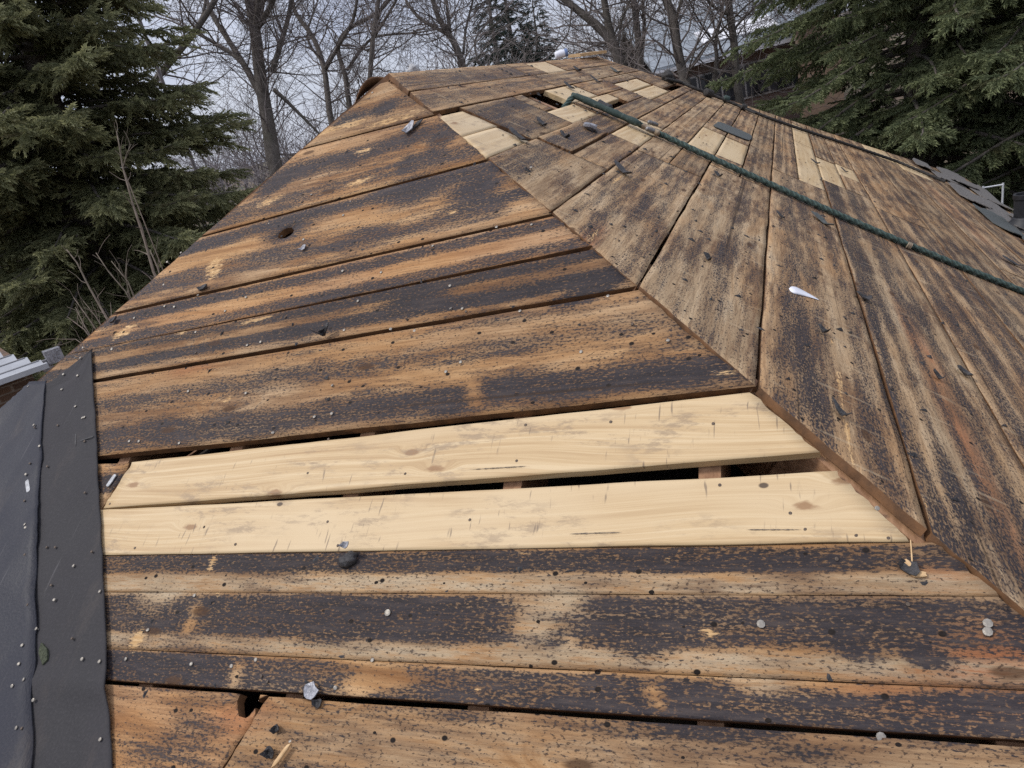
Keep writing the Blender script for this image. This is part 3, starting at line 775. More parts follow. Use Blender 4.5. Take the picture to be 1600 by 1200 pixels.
# --- frame under the deck
def rafter(p0, p1, wid=0.04, dep=0.14, n=NA, mat='rafter'):
    p0, p1 = np.array(p0, float), np.array(p1, float)
    d = (p1 - p0) / np.linalg.norm(p1 - p0); side = np.cross(d, n); side /= np.linalg.norm(side); dn = -np.cross(side, d)
    if dn @ np.array([0, 0, 1]) > 0: dn = -dn
    c = [p0 - side * wid / 2, p0 + side * wid / 2, p1 + side * wid / 2, p1 - side * wid / 2]
    mb = MB().prism(c, dn * dep)
    return hchild('rafter', mesh('rafter', mb.V, mb.F), M[mat])
for k in range(-7, 5):
    x = -0.13 + 0.272 * k
    ytop = min(K - x, x - KL) - 0.03
    if ytop > -0.2:
        rafter(W3('A', x, -0.31, -TH - .006), W3('A', x, ytop, -TH - .006))
for k in range(17):
    y = -0.2 + 0.36 * k
    xa = apexx + 0.02 if apexy < y < 4.13 else (K - y + .03 if y <= apexy else y - KD + .03)
    if xa < 1.1:
        rafter(W3('B', xa, y, -TH - .006), W3('B', 1.15, y, -TH - .006), n=NB)
rafter(W3('A', K + .30, -.30, -.026), W3('A', apexx, apexy, -.026), 0.05, 0.18, n=(NA + NB) / 2)
rafter(W3('A', KL - .30, -.30, -.026), W3('A', apexx, apexy, -.026), 0.06, 0.18, n=(NA + NC) / 2)
mb = MB()
E = 2.06
ex0, ex1, ey0, ey1 = apexx - E + .16, apexx + E - .16, apexy - E + .16, 4.13 + E - .16
ez = T * (apexy - E) - 1
hz = ez * U + CZ - 0.06
w0 = np.array([ex0 * U, ey0 * U, -.3]); w1 = np.array([ex1 * U, ey1 * U, hz])
mb.box(w0, w1)
hchild('wall', mesh('wall', mb.V, mb.F), M['wall'])
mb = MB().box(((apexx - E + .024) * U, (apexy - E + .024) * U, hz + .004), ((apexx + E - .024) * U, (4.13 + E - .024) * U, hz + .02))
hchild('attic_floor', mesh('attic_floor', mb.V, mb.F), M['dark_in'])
q4 = [(apexx - E, apexy - E), (apexx + E, apexy - E), (apexx + E, 4.13 + E), (apexx - E, 4.13 + E)]
for k in range(4):
    a_, b_ = np.array(q4[k]) * U, np.array(q4[(k + 1) % 4]) * U
    d = (b_ - a_) / np.linalg.norm(b_ - a_); nrm = np.array([d[1], -d[0]])
    zt = ez * U + CZ - .012
    P = [(*(a_ - nrm * .03 + d * .03), zt), (*(b_ - nrm * .03 - d * .03), zt), (*(b_ - nrm * .005 - d * .005), zt), (*(a_ - nrm * .005 + d * .005), zt)]
    mb = MB().prism(P, (0, 0, -.16)); hchild('fascia', mesh('fascia', mb.V, mb.F), M['edge'])

# printed ink lines on the new boards
M['ink'] = mat_simple('mill_ink', (0.03, 0.028, 0.028), (0.30, 0.22, 0.14), 170, 0.7)
ri = random.Random(3)
for par, (x0, y0), (x1, y1) in [(nb1, (735, 735), (828, 729.5)), (nb2, (890, 835.5), (972, 833)), (nb2, (1166, 829), (1252, 829))]:
    n = 26; L_ = []; R_ = []
    for k in range(n + 1):
        s = k / n; c_ = on_a((x0 + (x1 - x0) * s, y0 + (y1 - y0) * s)); w_ = .0010 * max(.08, (.35 + .9 * ri.random()) * min(1, 6 * s, 6 * (1 - s)))
        L_.append(W3('A', c_[0], c_[1] + w_ * .6, .0044)); R_.append(W3('A', c_[0], c_[1] - w_ * .6, .0044))
    me = mesh('ink_mark', L_ + R_, [(i, n + 1 + i, n + 2 + i, i + 1) for i in range(n)]); me.transform(Matrix.Translation(-HINV)); obj('ink_mark', me, M['ink'], par)
# ------------------------------------------------------------------ nails (parts of the boards they sit in)
def nail_mesh(nm, r, hh, mat):
    mb = MB().lathe((0, 0, -0.012), (0, 0, 1), [(r * .35, 0), (r * .35, 0.012 + hh - .0014), (r, 0.012 + hh - .0014), (r * .95, 0.012 + hh), (r * .5, 0.012 + hh + .0006)], 9)
    me = mesh(nm, mb.V, mb.F); me.materials.append(mat); return me
NAILS = [nail_mesh('nail', .0042, .001, M['nail']), nail_mesh('nail', .0042, .0026, M['nail']), nail_mesh('nail', .0034, .0022, M['nail_dull']), nail_mesh('nail', .0068, .0035, M['nail'])]
def find_board(pl, x, y):
    best = None
    for (p, o, x0, x1, y0, y1) in BOARDS:
        if p == pl and x0 - .002 <= x <= x1 + .002 and y0 - .002 <= y <= y1 + .002:
            ar = (y1 - y0) if pl == 'A' else (x1 - x0)
            if best is None or ar < best[0]: best = (ar, o)
    return best[1] if best else None
def nail(pl, x, y, kind, parent=None, h=0.0, rot=True):
    n = PLANES[pl][1]
    o = bpy.data.objects.new('nail', NAILS[kind]); COL.objects.link(o)
    p = Vector(W3(pl, x, y, h + 0.001))
    pr = parent or find_board(pl, x, y) or house
    nn = Vector(n) + Vector((random.gauss(0, .14), random.gauss(0, .14), 0)) * (1 if kind else .5)
    mw = Matrix.Translation(p) @ nn.to_track_quat('Z', 'Y').to_matrix().to_4x4()
    o.parent = pr
    base = HINV if pr.parent == house or pr == house else Vector(pr.location)
    o.matrix_parent_inverse = Matrix.Identity(4)
    o.matrix_basis = Matrix.Translation(-base) @ mw
    return o
big = [(1543, 975), (1543, 988), (1189, 976), (1376, 1152), (607, 958)]
for p in big:
    c = on_a(p); nail('A', c[0], c[1], 3)
plain = [(305, 931), (232, 985), (400, 1031), (583, 1032), (362, 1041), (198, 1030), (300, 1038), (525, 1075), (455, 1158), (1370, 795), (677, 385), (474, 388), (776, 355), (831, 352),
         (705, 483), (723, 483), (813, 487), (950, 463), (538, 516), (408, 535), (387, 540), (611, 515), (648, 517), (697, 581), (720, 566), (908, 550), (1044, 533), (520, 603), (385, 615), (295, 612),
         (427, 677), (281, 693), (492, 652), (519, 647), (203, 690), (218, 690), (352, 486), (258, 479), (273, 480), (536, 424), (537, 337), (548, 315), (420, 350), (475, 375), (582, 145), (487, 305), (256, 445), (262, 410),
         (283, 395), (310, 462), (175, 546), (210, 497), (830, 262), (385, 465), (560, 471), (306, 519), (175, 545)]
for p in plain:
    c = on_a(p); nail('A', c[0], c[1], 1 if random.random() < .7 else 0)
for p in [(212, 857), (369, 851), (529, 853), (482, 740), (634, 741), (514, 687), (822, 665), (808, 721), (1115, 663), (1235, 803), (1258, 828), (1388, 842), (1338, 838), (1125, 759), (735, 813), (513, 816), (320, 824), (173, 788), (955, 660)]:
    c = on_a(p); nail('A', c[0], c[1], 2, h=.0)
for _ in range(30):
    px, py = random.uniform(190, 1500), random.uniform(200, 1180)
    c = on_a((px, py))
    if c[0] + c[1] < K - .03 and c[0] - c[1] > KL + .03 and not (0.715 < c[1] < .9):
        nail('A', c[0], c[1], random.choice((2, 2, 0, 2)))
for _ in range(70):
    i = random.randrange(1, 11); x = XB[i] + random.choice((.25, .75)) * (XB[i + 1] - XB[i]) + random.gauss(0, .02); y = random.uniform(K - x + .05, min(4.2, x + KD - .1))
    nail('B', x, y, 2)

# ------------------------------------------------------------------ bits lying on the deck
def flake(name, pl, px, py, lx, ly, mat, label, cat, ang=0.0, th=.003, bend=.006, seed=0, n=9, h=.002, jag=.3, group=None, sq=.7):
    """a small torn piece: irregular outline with thickness, gently curled, lx/ly in metres"""
    c = (on_a if pl == 'A' else on_b)((px, py)); nrm = PLANES[pl][1]
    ex = np.array([1, 0, 0]) if pl == 'A' else np.array([0, 1, 0]); ey = np.cross(nrm, ex)
    ex2 = ex * math.cos(ang) + ey * math.sin(ang); ey2 = -ex * math.sin(ang) + ey * math.cos(ang)
    rg = random.Random(seed + int(px * 7 + py)); ring = []
    for k in range(n):
        a = 2 * math.pi * k / n; r = 1 + rg.uniform(-jag, jag)
        ca, sa = math.cos(a), math.sin(a); ring.append((math.copysign(abs(ca) ** sq, ca) * lx / 2 * r, math.copysign(abs(sa) ** sq, sa) * ly / 2 * r))
    V = []; Fs = []
    def hgt(u, v): return bend * ((u / lx * 2) ** 2) + bend * .4 * (1 + math.sin(u / lx * 7))
    for lay in (0, 1):
        V.append(nrm * (h + lay * th + hgt(0, 0)))
        for fr in (.55, 1.0):
            for (u, v) in ring:
                V.append(ex2 * u * fr + ey2 * v * fr + nrm * (h + lay * th * (1 if fr < 1 else .8) + hgt(u * fr, v * fr)))
    S_ = 1 + 2 * n
    for lay in (0, 1):
        o = lay * S_
        for k in range(n):
            k2 = (k + 1) % n
            t = [(o, o + 1 + k, o + 1 + k2), (o + 1 + k, o + 1 + n + k, o + 1 + n + k2, o + 1 + k2)]
            Fs += [f if lay else f[::-1] for f in t]
    for k in range(n):
        k2 = (k + 1) % n
        Fs.append((1 + n + k, 1 + n + k2, S_ + 1 + n + k2, S_ + 1 + n + k))
    o = obj(name, mesh(name, V, Fs), mat); o.location = W3(pl, c[0], c[1])
    return tag(o, label, cat, group)
def lump(name, pl, px, py, r, mat, label, cat, seed=0, flat=.6):
    c = (on_a if pl == 'A' else on_b)((px, py)); nrm = PLANES[pl][1]; rg = random.Random(seed)
    import bmesh
    bm = bmesh.new(); bmesh.ops.create_icosphere(bm, subdivisions=3, radius=1)
    for v in bm.verts:
        k = 1 + .28 * (vnoise(np.array(v.co.x * 6 + 30), np.array(v.co.y * 6 + v.co.z * 5 + 30), seed) - .5) + .5 * (fbm(np.array(v.co.x * 1.7 + seed + 5), np.array(v.co.y * 1.7 + v.co.z * 2.3 + 9), seed, 3) - .5) * 2
        v.co = Vector((v.co.x * r * k, v.co.y * r * k * .8, max(v.co.z, -.4) * r * flat * k + r * flat * .35))
    me = bpy.data.meshes.new(name); bm.to_mesh(me); bm.free()
    me.polygons.foreach_set('use_smooth', [True] * len(me.polygons))
    me.transform(Vector(nrm).to_track_quat('Z', 'Y').to_matrix().to_4x4())
    o = obj(name, me, mat); o.location = W3(pl, c[0], c[1]); return tag(o, label, cat)

lump('tar_lump', 'A', 547, 876, .020, M['tar'], 'black tar lump stuck at the edge of the lower new board', 'tar lump', 3)
flake('foil_scrap', 'A', 553, 861, .02, .014, M['foil'], 'tiny shiny foil bit on top of the black tar lump', 'foil scrap', h=.03, seed=2)
flake('plastic_scrap', 'A', 490, 1084, .036, .03, M['foil'], 'clear shiny plastic scrap bridging the wide gap at bottom', 'plastic scrap', .2, seed=4, h=.006)
flake('tar_scrap', 'A', 501, 1101, .02, .016, M['tar'], 'small black tar bit below the clear plastic scrap', 'tar scrap', seed=5)
flake('foil_scrap', 'A', 641, 205, .045, .03, M['foil'], 'grey foil scrap on the upper front slope below the apex', 'foil scrap', .7, seed=3, bend=.012)
flake('shingle_scrap', 'A', 652, 198, .05, .018, M['scrap'], 'dark pointed shingle sliver beside the grey foil scrap', 'shingle scrap', .6, seed=6)
flake('metal_tab', 'A', 476, 389, .026, .018, M['foil'], 'small grey metal tab on the front slope below the knot hole', 'metal tab', .4, seed=6)
flake('label_tab', 'A', 176, 752, .012, .036, M['bag'], 'small white paper tab at the angled end of the upper new board', 'paper tab', -.3, seed=8, jag=.03, n=12, sq=.3, bend=.001)
flake('wood_splinter', 'A', 1422, 884, .02, .008, M['chip'], 'short pale wood splinter on the dark board near the hip', 'splinter', -.9, .006, 0, seed=3)
flake('wood_splinter', 'A', 1437, 899, .022, .008, M['chip'], 'short pale wood splinter lying flat, lower of two near the hip', 'splinter', 0, .006, 0, seed=4)
flake('tar_scrap', 'A', 1420, 888, .03, .02, M['tar'], 'black tar crumb beneath the pale wood splinters near the hip', 'tar scrap', -.6, seed=9)
flake('tar_scrap', 'A', 437, 1140, .018, .014, M['tar'], 'black tar bit on the rotten board, upper of the group', 'tar scrap', .4, seed=3, bend=.01)
flake('tar_scrap', 'A', 428, 1178, .02, .022, M['tar'], 'black tar bit left of the bottom splinter on the rotten board', 'tar scrap', .9, seed=12, bend=.012)
flake('wood_splinter', 'A', 449, 1180, .05, .009, M['chip'], 'long pale splinter sticking out at the very bottom edge', 'splinter', 1.1, .006, 0, seed=2, h=.012)
flake('bark_sliver', 'A', 514, 524, .04, .016, M['tar'], 'dark upright sliver on the middle joint of the front slope', 'sliver', .7, seed=2, bend=.02, h=.006)
flake('tar_scrap', 'A', 181, 502, .024, .022, M['tar'], 'round black tar plug near the left hip', 'tar scrap', 0, .008, seed=4)
flake('tar_scrap', 'A', 321, 452, .03, .022, M['tar'], 'black tar plug on the third joint of the front slope', 'tar scrap', 0, .008, seed=5)
flake('twine', 'A', 1424, 865, .045, .002, M['chip'], 'thin tan twig hanging from the gap at the hip', 'twig', 1.5, .0015, 0, seed=5, h=.002)
# white drop of sealant on the right slope
def drop():
    c0, c1 = on_b((1232, 452)), on_b((1280, 470)); L = 22; V = []; Fs = []; n = 14
    for i in range(L + 1):
        s = i / L; w = math.sqrt(max(0, 1 - ((s - .22) / .22) ** 2)) if s < .22 else (1 - (s - .22) / .78) ** .85
        w = max(w, .02)
        x = c0[0] + (c1[0] - c0[0]) * s; y = c0[1] + (c1[1] - c0[1]) * s + .004 * math.sin(s * 3)
        for k in range(n):
            a = 2 * math.pi * k / n
            V.append(W3('B', x, y + math.cos(a) * w * .021, .002 + max(math.sin(a), -.2) * w * .007))
    for i in range(L):
        for k in range(n): Fs.append((i * n + k, i * n + (k + 1) % n, (i + 1) * n + (k + 1) % n, (i + 1) * n + k))
    Fs += [tuple(range(n))[::-1], tuple(range(L * n, L * n + n))]
    c = W3('B', c0[0], c0[1]); V = [np.array(v) - c for v in V]
    o = obj('sealant_drop', mesh('sealant_drop', V, Fs, True), M['white']); o.location = c
    tag(o, 'white teardrop of sealant on the right slope', 'sealant')
drop()
for (px, py, lx, ly, a, mt, lb) in [
        (808, 216, .11, .028, -.6, 'scrap', 'dark curled shingle strip on the pale patch by the hip'),
        (970, 268, .12, .03, -.9, 'scrap', 'dark torn shingle strip near the green rope, middle of the right slope'),
        (1345, 467, .045, .04, 0, 'tar', 'round dark brown plug beside the long joint on the right slope'),
        (1308, 647, .045, .014, -.8, 'scrap', 'thin dark splinter standing over torn pale wood on the right slope'),
        (1282, 520, .03, .012, -.8, 'scrap', 'small dark nail tag below the white sealant drop'),
        (1104, 407, .03, .02, -.8, 'tar', 'dark oval hole plug on the board left of the white sealant drop'),
        (1120, 276, .045, .018, -.8, 'tar', 'dark oval scrap just below the green rope'),
        (1218, 340, .05, .018, -.6, 'scrap', 'dark bent tag by the joint below the green rope'),
        (1283, 347, .14, .035, -1.0, 'shingle_green', 'long grey shingle sliver below the green rope'),
        (1502, 585, .05, .02, -.8, 'tar', 'dark curled tag between reddish stripes on the right slope'),
        (1462, 592, .03, .02, -.4, 'tar', 'dark crumb with a pale end on the reddish striped boards'),
        (1580, 412, .10, .04, -.6, 'scrap', 'dark shingle flap under the rope end at the right edge'),
        (1272, 255, .07, .02, -.7, 'scrap', 'dark sliver lying on the long pale strip'),
        (1318, 268, .08, .016, -.9, 'scrap', 'dark sliver on the right hand end of the pale pieces'),
        (888, 137, .10, .03, -.7, 'scrap', 'dark shingle sliver above the roof hole'),
        (930, 127, .11, .02, -.7, 'scrap', 'thin dark shingle sliver near the ridge end'),
        (960, 112, .12, .04, -.7, 'shingle_green', 'grey shingle scrap near the ridge end'),
        (900, 110, .08, .03, -.7, 'scrap', 'dark scrap by the small ridge patch'),
        (845, 195, .08, .025, -.7, 'scrap', 'dark double sliver on the raised board'),
        (880, 215, .05, .02, -.7, 'scrap', 'dark flake below the silver foil on the right slope')]:
    flake('shingle_scrap', 'B', px, py, lx, ly, M[mt], lb, 'shingle scrap', a + math.pi / 2, .004, .01, seed=int(px))
flake('foil_scrap', 'B', 922, 205, .07, .05, M['foil'], 'crumpled silver foil on the right slope near the hole', 'foil scrap', .3, .012, .01, seed=3, jag=.5)
flake('shingle_scrap', 'B', 1145, 206, .34, .24, M['shingle_green'], 'flat grey green shingle strip above the paired pale patches', 'shingle scrap', -.05, .005, .002, seed=4, jag=.05, n=16, sq=.35)
# countless crumbs and torn tags on the right slope
def crumbs():
    rg = random.Random(5); mb = MB()
    for _ in range(330):
        x = rg.uniform(-.88, 1.1); y = rg.uniform(K - x + .04, min(5.2, x + KD - .1))
        if rg.random() < .5: y = K - x + .04 + (y - K + x) * .4
        l, w_ = rg.uniform(.003, .013), rg.uniform(.002, .005); a = rg.gauss(math.pi * .5, .5)
        ex = np.array([0, 1, 0]); ey = np.cross(NB, ex); d1 = ex * math.cos(a) + ey * math.sin(a); d2 = np.cross(NB, d1)
        p = W3('B', x, y, .001)
        up = NB * rg.uniform(.002, .008)
        mb.add([p - d1 * l - d2 * w_, p + d1 * l * .6 - d2 * w_ * .7, p + d1 * l, p + d2 * w_, p - d1 * l * .7 + d2 * w_ * .8, p + up], [(0, 1, 5), (1, 2, 5), (2, 3, 5), (3, 4, 5), (4, 0, 5)])
    for _ in range(160):
        x = rg.uniform(-2.2, .3); y = rg.uniform(.3, 1.65)
        if x + y > K - .03 or x - y < KL + .03 or .71 < y < .9: continue
        l, w_ = rg.uniform(.003, .010), rg.uniform(.002, .006); a = rg.uniform(0, 6)
        d1 = np.array([math.cos(a), 0, 0]) + np.cross(NA, [1, 0, 0]) * math.sin(a); d2 = np.cross(NA, d1); p = W3('A', x, y, .001)
        mb.add([p - d1 * l - d2 * w_, p + d1 * l * .6 - d2 * w_ * .7, p + d1 * l, p + d2 * w_, p - d1 * l * .7 + d2 * w_ * .8, p + NA * rg.uniform(.002, .005)], [(0, 1, 5), (1, 2, 5), (2, 3, 5), (3, 4, 5), (4, 0, 5)])
    tag(mb.build('shingle_crumbs', M['scrap']), 'scattered dark crumbs of torn shingle over the boards', 'debris', kind='stuff')
crumbs()

# ------------------------------------------------------------------ underlayment sheets at the left hip
def sheet(name, seedn, left, right, v0, v1, mat, label, hgt, nailpx, wr, over=0.0, cut=None):
    """left/right: functions v -> plan point; a draped sheet with thickness, v from top to bottom"""
    nu, nv = 30, 130; top = np.zeros((nv + 1, nu + 1, 3)); UVs = np.zeros((nv + 1, nu + 1, 2))
    for j in range(nv + 1):
        v = v0 + (v1 - v0) * j / nv
        a, b = left(v), right(v)
        for i in range(nu + 1):
            s = i / nu; p = a * (1 - s) + b * s
            hh = hgt + wr(s, j / nv)
            past = (KL + p[1]) - p[0]          # beyond the left hip
            if past > 0:
                k = past
                e = np.array([p[0], p[1]]); w = W3('C', e[0], e[1], hh)
            else: w = W3('A', p[0], p[1], hh)
            top[j, i] = w; UVs[j, i] = (p[0] * U, p[1] * U)
    V = np.concatenate([top.reshape(-1, 3), top.reshape(-1, 3) - np.array(NA) * .003]); n = (nu + 1); N = n * (nv + 1); Fs = []
    for j in range(nv):
        for i in range(nu):
            f = (j * n + i, (j + 1) * n + i, (j + 1) * n + i + 1, j * n + i + 1)
            if cut and cut(i / nu, j / nv): continue
            Fs.append(f); Fs.append(tuple(k + N for k in f[::-1]))
    for j in range(nv):
        for i in (0, nu):
            f = (j * n + i, (j + 1) * n + i, (j + 1) * n + i + N, j * n + i + N); Fs.append(f if i else f[::-1])
    for i in range(nu):
        for j in (0, nv):
            f = (j * n + i, j * n + i + 1, j * n + i + 1 + N, j * n + i + N); Fs.append(f if j == 0 else f[::-1])
    c = top[nv // 2, nu // 2].copy()
    me = mesh(name, V - c, Fs, True); nq = sum(1 for f in Fs if max(f) < N or min(f) >= N); me.polygons.foreach_set('use_smooth', [k < nq for k in range(len(Fs))]); ul = me.uv_layers.new(name='UVMap'); fl = np.concatenate([UVs.reshape(-1, 2)] * 2)
    li = np.zeros(len(me.loops), np.int32); me.loops.foreach_get('vertex_index', li); ul.data.foreach_set('uv', fl[li].astype(np.float32).ravel())
    o = obj(name, me, mat); o.location = c; tag(o, label, 'underlayment')
    for (px, py, kd) in nailpx:
        p = on_a((px, py)); nail('A', p[0], p[1], kd, parent=o, h=hgt + .003)
    return o
def interp(pts):
    P = [on_a(p) for p in pts]; ys = np.array([p[1] for p in P]); xs = np.array([p[0] for p in P]); o = np.argsort(ys)
    return lambda v: np.array([np.interp(v, ys[o], xs[o]), v])
eR = interp([(147, 548), (150, 600), (157, 720), (165, 867), (173, 1040), (181, 1200)])
eRx = eR(.458)
def edgeR(v):
    e = eR(v) if v > .458 else np.array([eRx[0] + (.458 - v) * .84, v])
    return e + np.array([.003 * (float(vnoise(v * 19, 3.3, 5)) - .5) + .003 * (float(vnoise(v * 61, 1.3, 6)) - .5), 0])
sm = interp([(74, 600), (73, 640), (68, 760), (66, 900), (63, 1000), (57, 1200)]); smx = sm(.445)
def seam(v):
    e = sm(v) if v > .445 else np.array([smx[0] + (.445 - v) * .80, v])
    return e + np.array([.008 * (float(vnoise(v * 23, 5.3, 15)) - .5) + .006 * (float(vnoise(v * 71, 2.3, 16)) - .5), 0])
topy = on_a((147, 548))[1]
def wr2(s, t):
    w = .0008 * math.sin(s * 9 + t * 14) + .008 * math.exp(-((t - .61 - .01 * s) / .008) ** 2) + .007 * math.exp(-((t - .40) / .01) ** 2) * (s > .3) + .007 * math.exp(-((t - .78 - .01 * s) / .009) ** 2)
    return w + .0045 * (1 - s ** 6) * (float(vnoise(s * 5, t * 22, 9)) - .5) + .003 * (float(vnoise(s * 13, t * 50, 2)) - .5) + (.0012 if s > .72 else 0) + .0035 * max(0, s - .93) / .07 * (.5 + .5 * math.sin(t * 37))
def left2(v):
    sx = seam(v)[0] - .08; a_, b_ = on_a((76, 606)), on_a((146, 549))
    dg = a_[0] + (b_[0] - a_[0]) * (v - a_[1]) / (b_[1] - a_[1])
    return np.array([dg if v > a_[1] else max(sx, KL + v + .01), v])
sheet('underlayment_strip', 1, left2, edgeR, topy, -.30, M['felt'], 'dark grey felt strip nailed at the left side of the front slope', .0085,
      [(135, 547, 1), (123, 563, 1), (131, 563, 1), (104, 588, 0), (126, 590, 0), (102, 612, 1), (123, 638, 0), (134, 656, 0), (96, 668, 2), (137, 655, 0), (138, 693, 2), (122, 887, 1), (92, 940, 1), (87, 917, 2), (120, 1000, 2), (136, 1032, 1), (163, 1036, 1), (165, 1157, 1), (163, 927, 1), (139, 773, 2), (150, 865, 2), (80, 858, 2), (93, 858, 2), (80, 732, 2)], wr2)
def wr1(s, t): return .003 + .0012 * math.sin(s * 5 + t * 9) + .003 * (.5 + .5 * math.sin(t * 41)) * max(0, (s - .96)) / .04 + .007 * (float(vnoise(s * 4 + t * 6, t * 13, 4)) - .5) + .003 * math.exp(-((t - .1 - s * .2) / .02) ** 2)
def left1(v): return np.array([KL + v - .12, v])
sheet('underlayment_sheet', 2, left1, seam, on_a((74, 598))[1], -.30, M['membrane'], 'smooth slate blue underlayment sheet wrapping over the left hip', .011,
      [(51, 608, 1), (60, 668, 1), (61, 672, 2), (48, 745, 1), (46, 786, 2), (47, 823, 1), (48, 828, 1), (69, 701, 1), (54, 728, 2), (44, 1011, 1), (39, 1040, 1), (47, 1064, 1), (29, 1074, 1), (36, 1139, 1), (44, 1140, 2), (47, 870, 2), (52, 948, 2), (65, 985, 0), (62, 1096, 1)], wr1)
flake('paper_tab', 'A', 49, 762, .012, .05, M['bag'], 'white paper strip stuck on the slate blue underlayment', 'paper tab', .75, .001, 0, h=.012, n=12, jag=.03, sq=.3)
flake('moss_scrap', 'A', 75, 1022, .026, .055, M['moss'], 'mossy green shingle scrap on the seam of the underlayment', 'shingle scrap', .9, .006, .002, h=.008, seed=8)

for (px, py, lx, ly, an, lb_) in [(140, 689, .05, .004, .25, 'thin dark tear running into the right edge of the felt strip'), (124, 690, .045, .005, 2.1, 'short dark upright tear in the felt strip')]:
    flake('felt_tear', 'A', px, py, lx, ly, M['tar'], lb_, 'tear', an, .001, 0, h=.0125, seed=int(px))
# ------------------------------------------------------------------ ropes
def rope(name, pl, pts, rad, mat, label, hbase, strands=3, parent=None, sag=.0):
    P = [W3(pl, *(on_b(p)), hbase + hh) for p, hh in pts]
    # resample
    P = np.array(P); seg = np.linalg.norm(np.diff(P, axis=0), axis=1); L = np.concatenate([[0], np.cumsum(seg)]); n = int(max(12, L[-1] / .012)); s = np.linspace(0, L[-1], n)
    Q = np.stack([np.interp(s, L, P[:, k]) for k in range(3)], -1)
    for _ in range(6): Q[1:-1] = (Q[:-2] + Q[1:-1] * 2 + Q[2:]) / 4
    rg = np.random.default_rng(3); c = Q[0].copy(); V = []; m = 14
    for i in range(n):
        t = Q[min(i + 1, n - 1)] - Q[max(i - 1, 0)]; t /= np.linalg.norm(t); a = np.cross(t, NB); a /= np.linalg.norm(a); b = np.cross(a, t)
        for k in range(m):
            q = 2 * math.pi * k / m; r_ = rad * (1 + .12 * math.cos(strands * (q - s[i] / rad * .55)))
            V.append(Q[i] - c + a * math.cos(q) * r_ + b * math.sin(q) * r_)
    Fs = [(i * m + k, i * m + (k + 1) % m, (i + 1) * m + (k + 1) % m, (i + 1) * m + k) for i in range(n - 1) for k in range(m)]
    Fs += [tuple(range(m))[::-1], tuple(range((n - 1) * m, n * m))]
    me = mesh(name, V, Fs, True); ul = me.uv_layers.new(name='UVMap'); li = np.zeros(len(me.loops), np.int32); me.loops.foreach_get('vertex_index', li)
    ul.data.foreach_set('uv', np.stack([s[li // m % n], (li % m) / m], -1).astype(np.float32).ravel())
    o = obj(name, me, mat, parent)
    if parent is None: o.location = c
    else: o.location = Vector(c) - Vector(parent.location)
    return o, Q
RH = .0128
M['chip_dull'] = mat_simple('tan_cord', (0.16, 0.12, 0.08), (0.34, 0.27, 0.19), 60, 0.8, 0.5, 0.004)
rt = empty('safety_rope', W3('B', *on_b((886, 158))))
tag(rt, 'thick dark green rope running down the right slope from the hole', 'rope')
rope('cord', 'B', [((884, 158), -.05), ((893, 158), .018), ((915, 166), .012), ((960, 185), .01), ((1005, 205), .008), ((1100, 249), .006), ((1200, 293), .004), ((1300, 338), .004), ((1400, 381), .003), ((1500, 422), .002), ((1600, 462), .002), ((1720, 506), .002)], RH, M['rope'], None, RH, parent=rt)
def rpart(nm, p0, p1, rad, mat, hh, n=12):
    a, b = np.array(W3('B', *on_b(p0), hh)), np.array(W3('B', *on_b(p1), hh)); k = 14
    mb = MB(); pts = [a + (b - a) * i / k for i in range(k + 1)]
    rg = random.Random(int(p0[0])); mb.tube([p - np.array(rt.location) for p in pts], [rad * (.55 if i in (0, k) else 1 + rg.uniform(-.12, .12)) for i in range(k + 1)], n)
    return mb.build(nm, mat, rt, True)
rpart('sleeve', (890, 157), (998, 205), RH * 1.2, M['rope'], .03)
rpart('sleeve', (930, 172), (950, 182), RH * 1.5, M['scrap'], .032)
rpart('coupling', (1000, 204), (1027, 217), RH * 1.02, M['chip_dull'], .024)
rpart('bolt', (1008, 200), (1024, 205), .010, M['bolt'], .03, 8)
rpart('bolt', (1005, 211), (1018, 215), .010, M['bolt'], .03, 8)
rpart('binding', (1414, 387.5), (1421, 390.5), RH * 1.08, M['chip_dull'], RH + .003)
r2 = empty('hip_rope', W3('B', *on_b((1040, 128)))); tag(r2, 'thin dark rope lying along the far hip', 'rope')
rt_keep = rt; 
rope('cord', 'B', [((1038, 130), .02), ((1062, 133), .01), ((1085, 143), .01), ((1110, 152), .01), ((1150, 168), .008), ((1200, 188), .006), ((1250, 205), .005), ((1330, 231), .005), ((1400, 255), .005), ((1475, 287), .005)], .012, M['rope_dark'], None, .012, parent=r2)
rt = r2
rpart('knot', (1100, 150), (1110, 153), .03, M['rope_dark'], .03, 8); rpart('knot', (1128, 159), (1136, 162), .028, M['rope'], .03, 8)
rpart('loose_end', (1150, 168), (1178, 181), .010, M['rope_dark'], .02, 6); rpart('knot', (1156, 171), (1164, 174), .024, M['rope_dark'], .025, 8)
rt = rt_keep
lump('rope_bundle', 'B', 1042, 127, .07, M['rope_dark'], 'dark rope bundle with anchor at the ridge end', 'rope bundle', 7, .8)

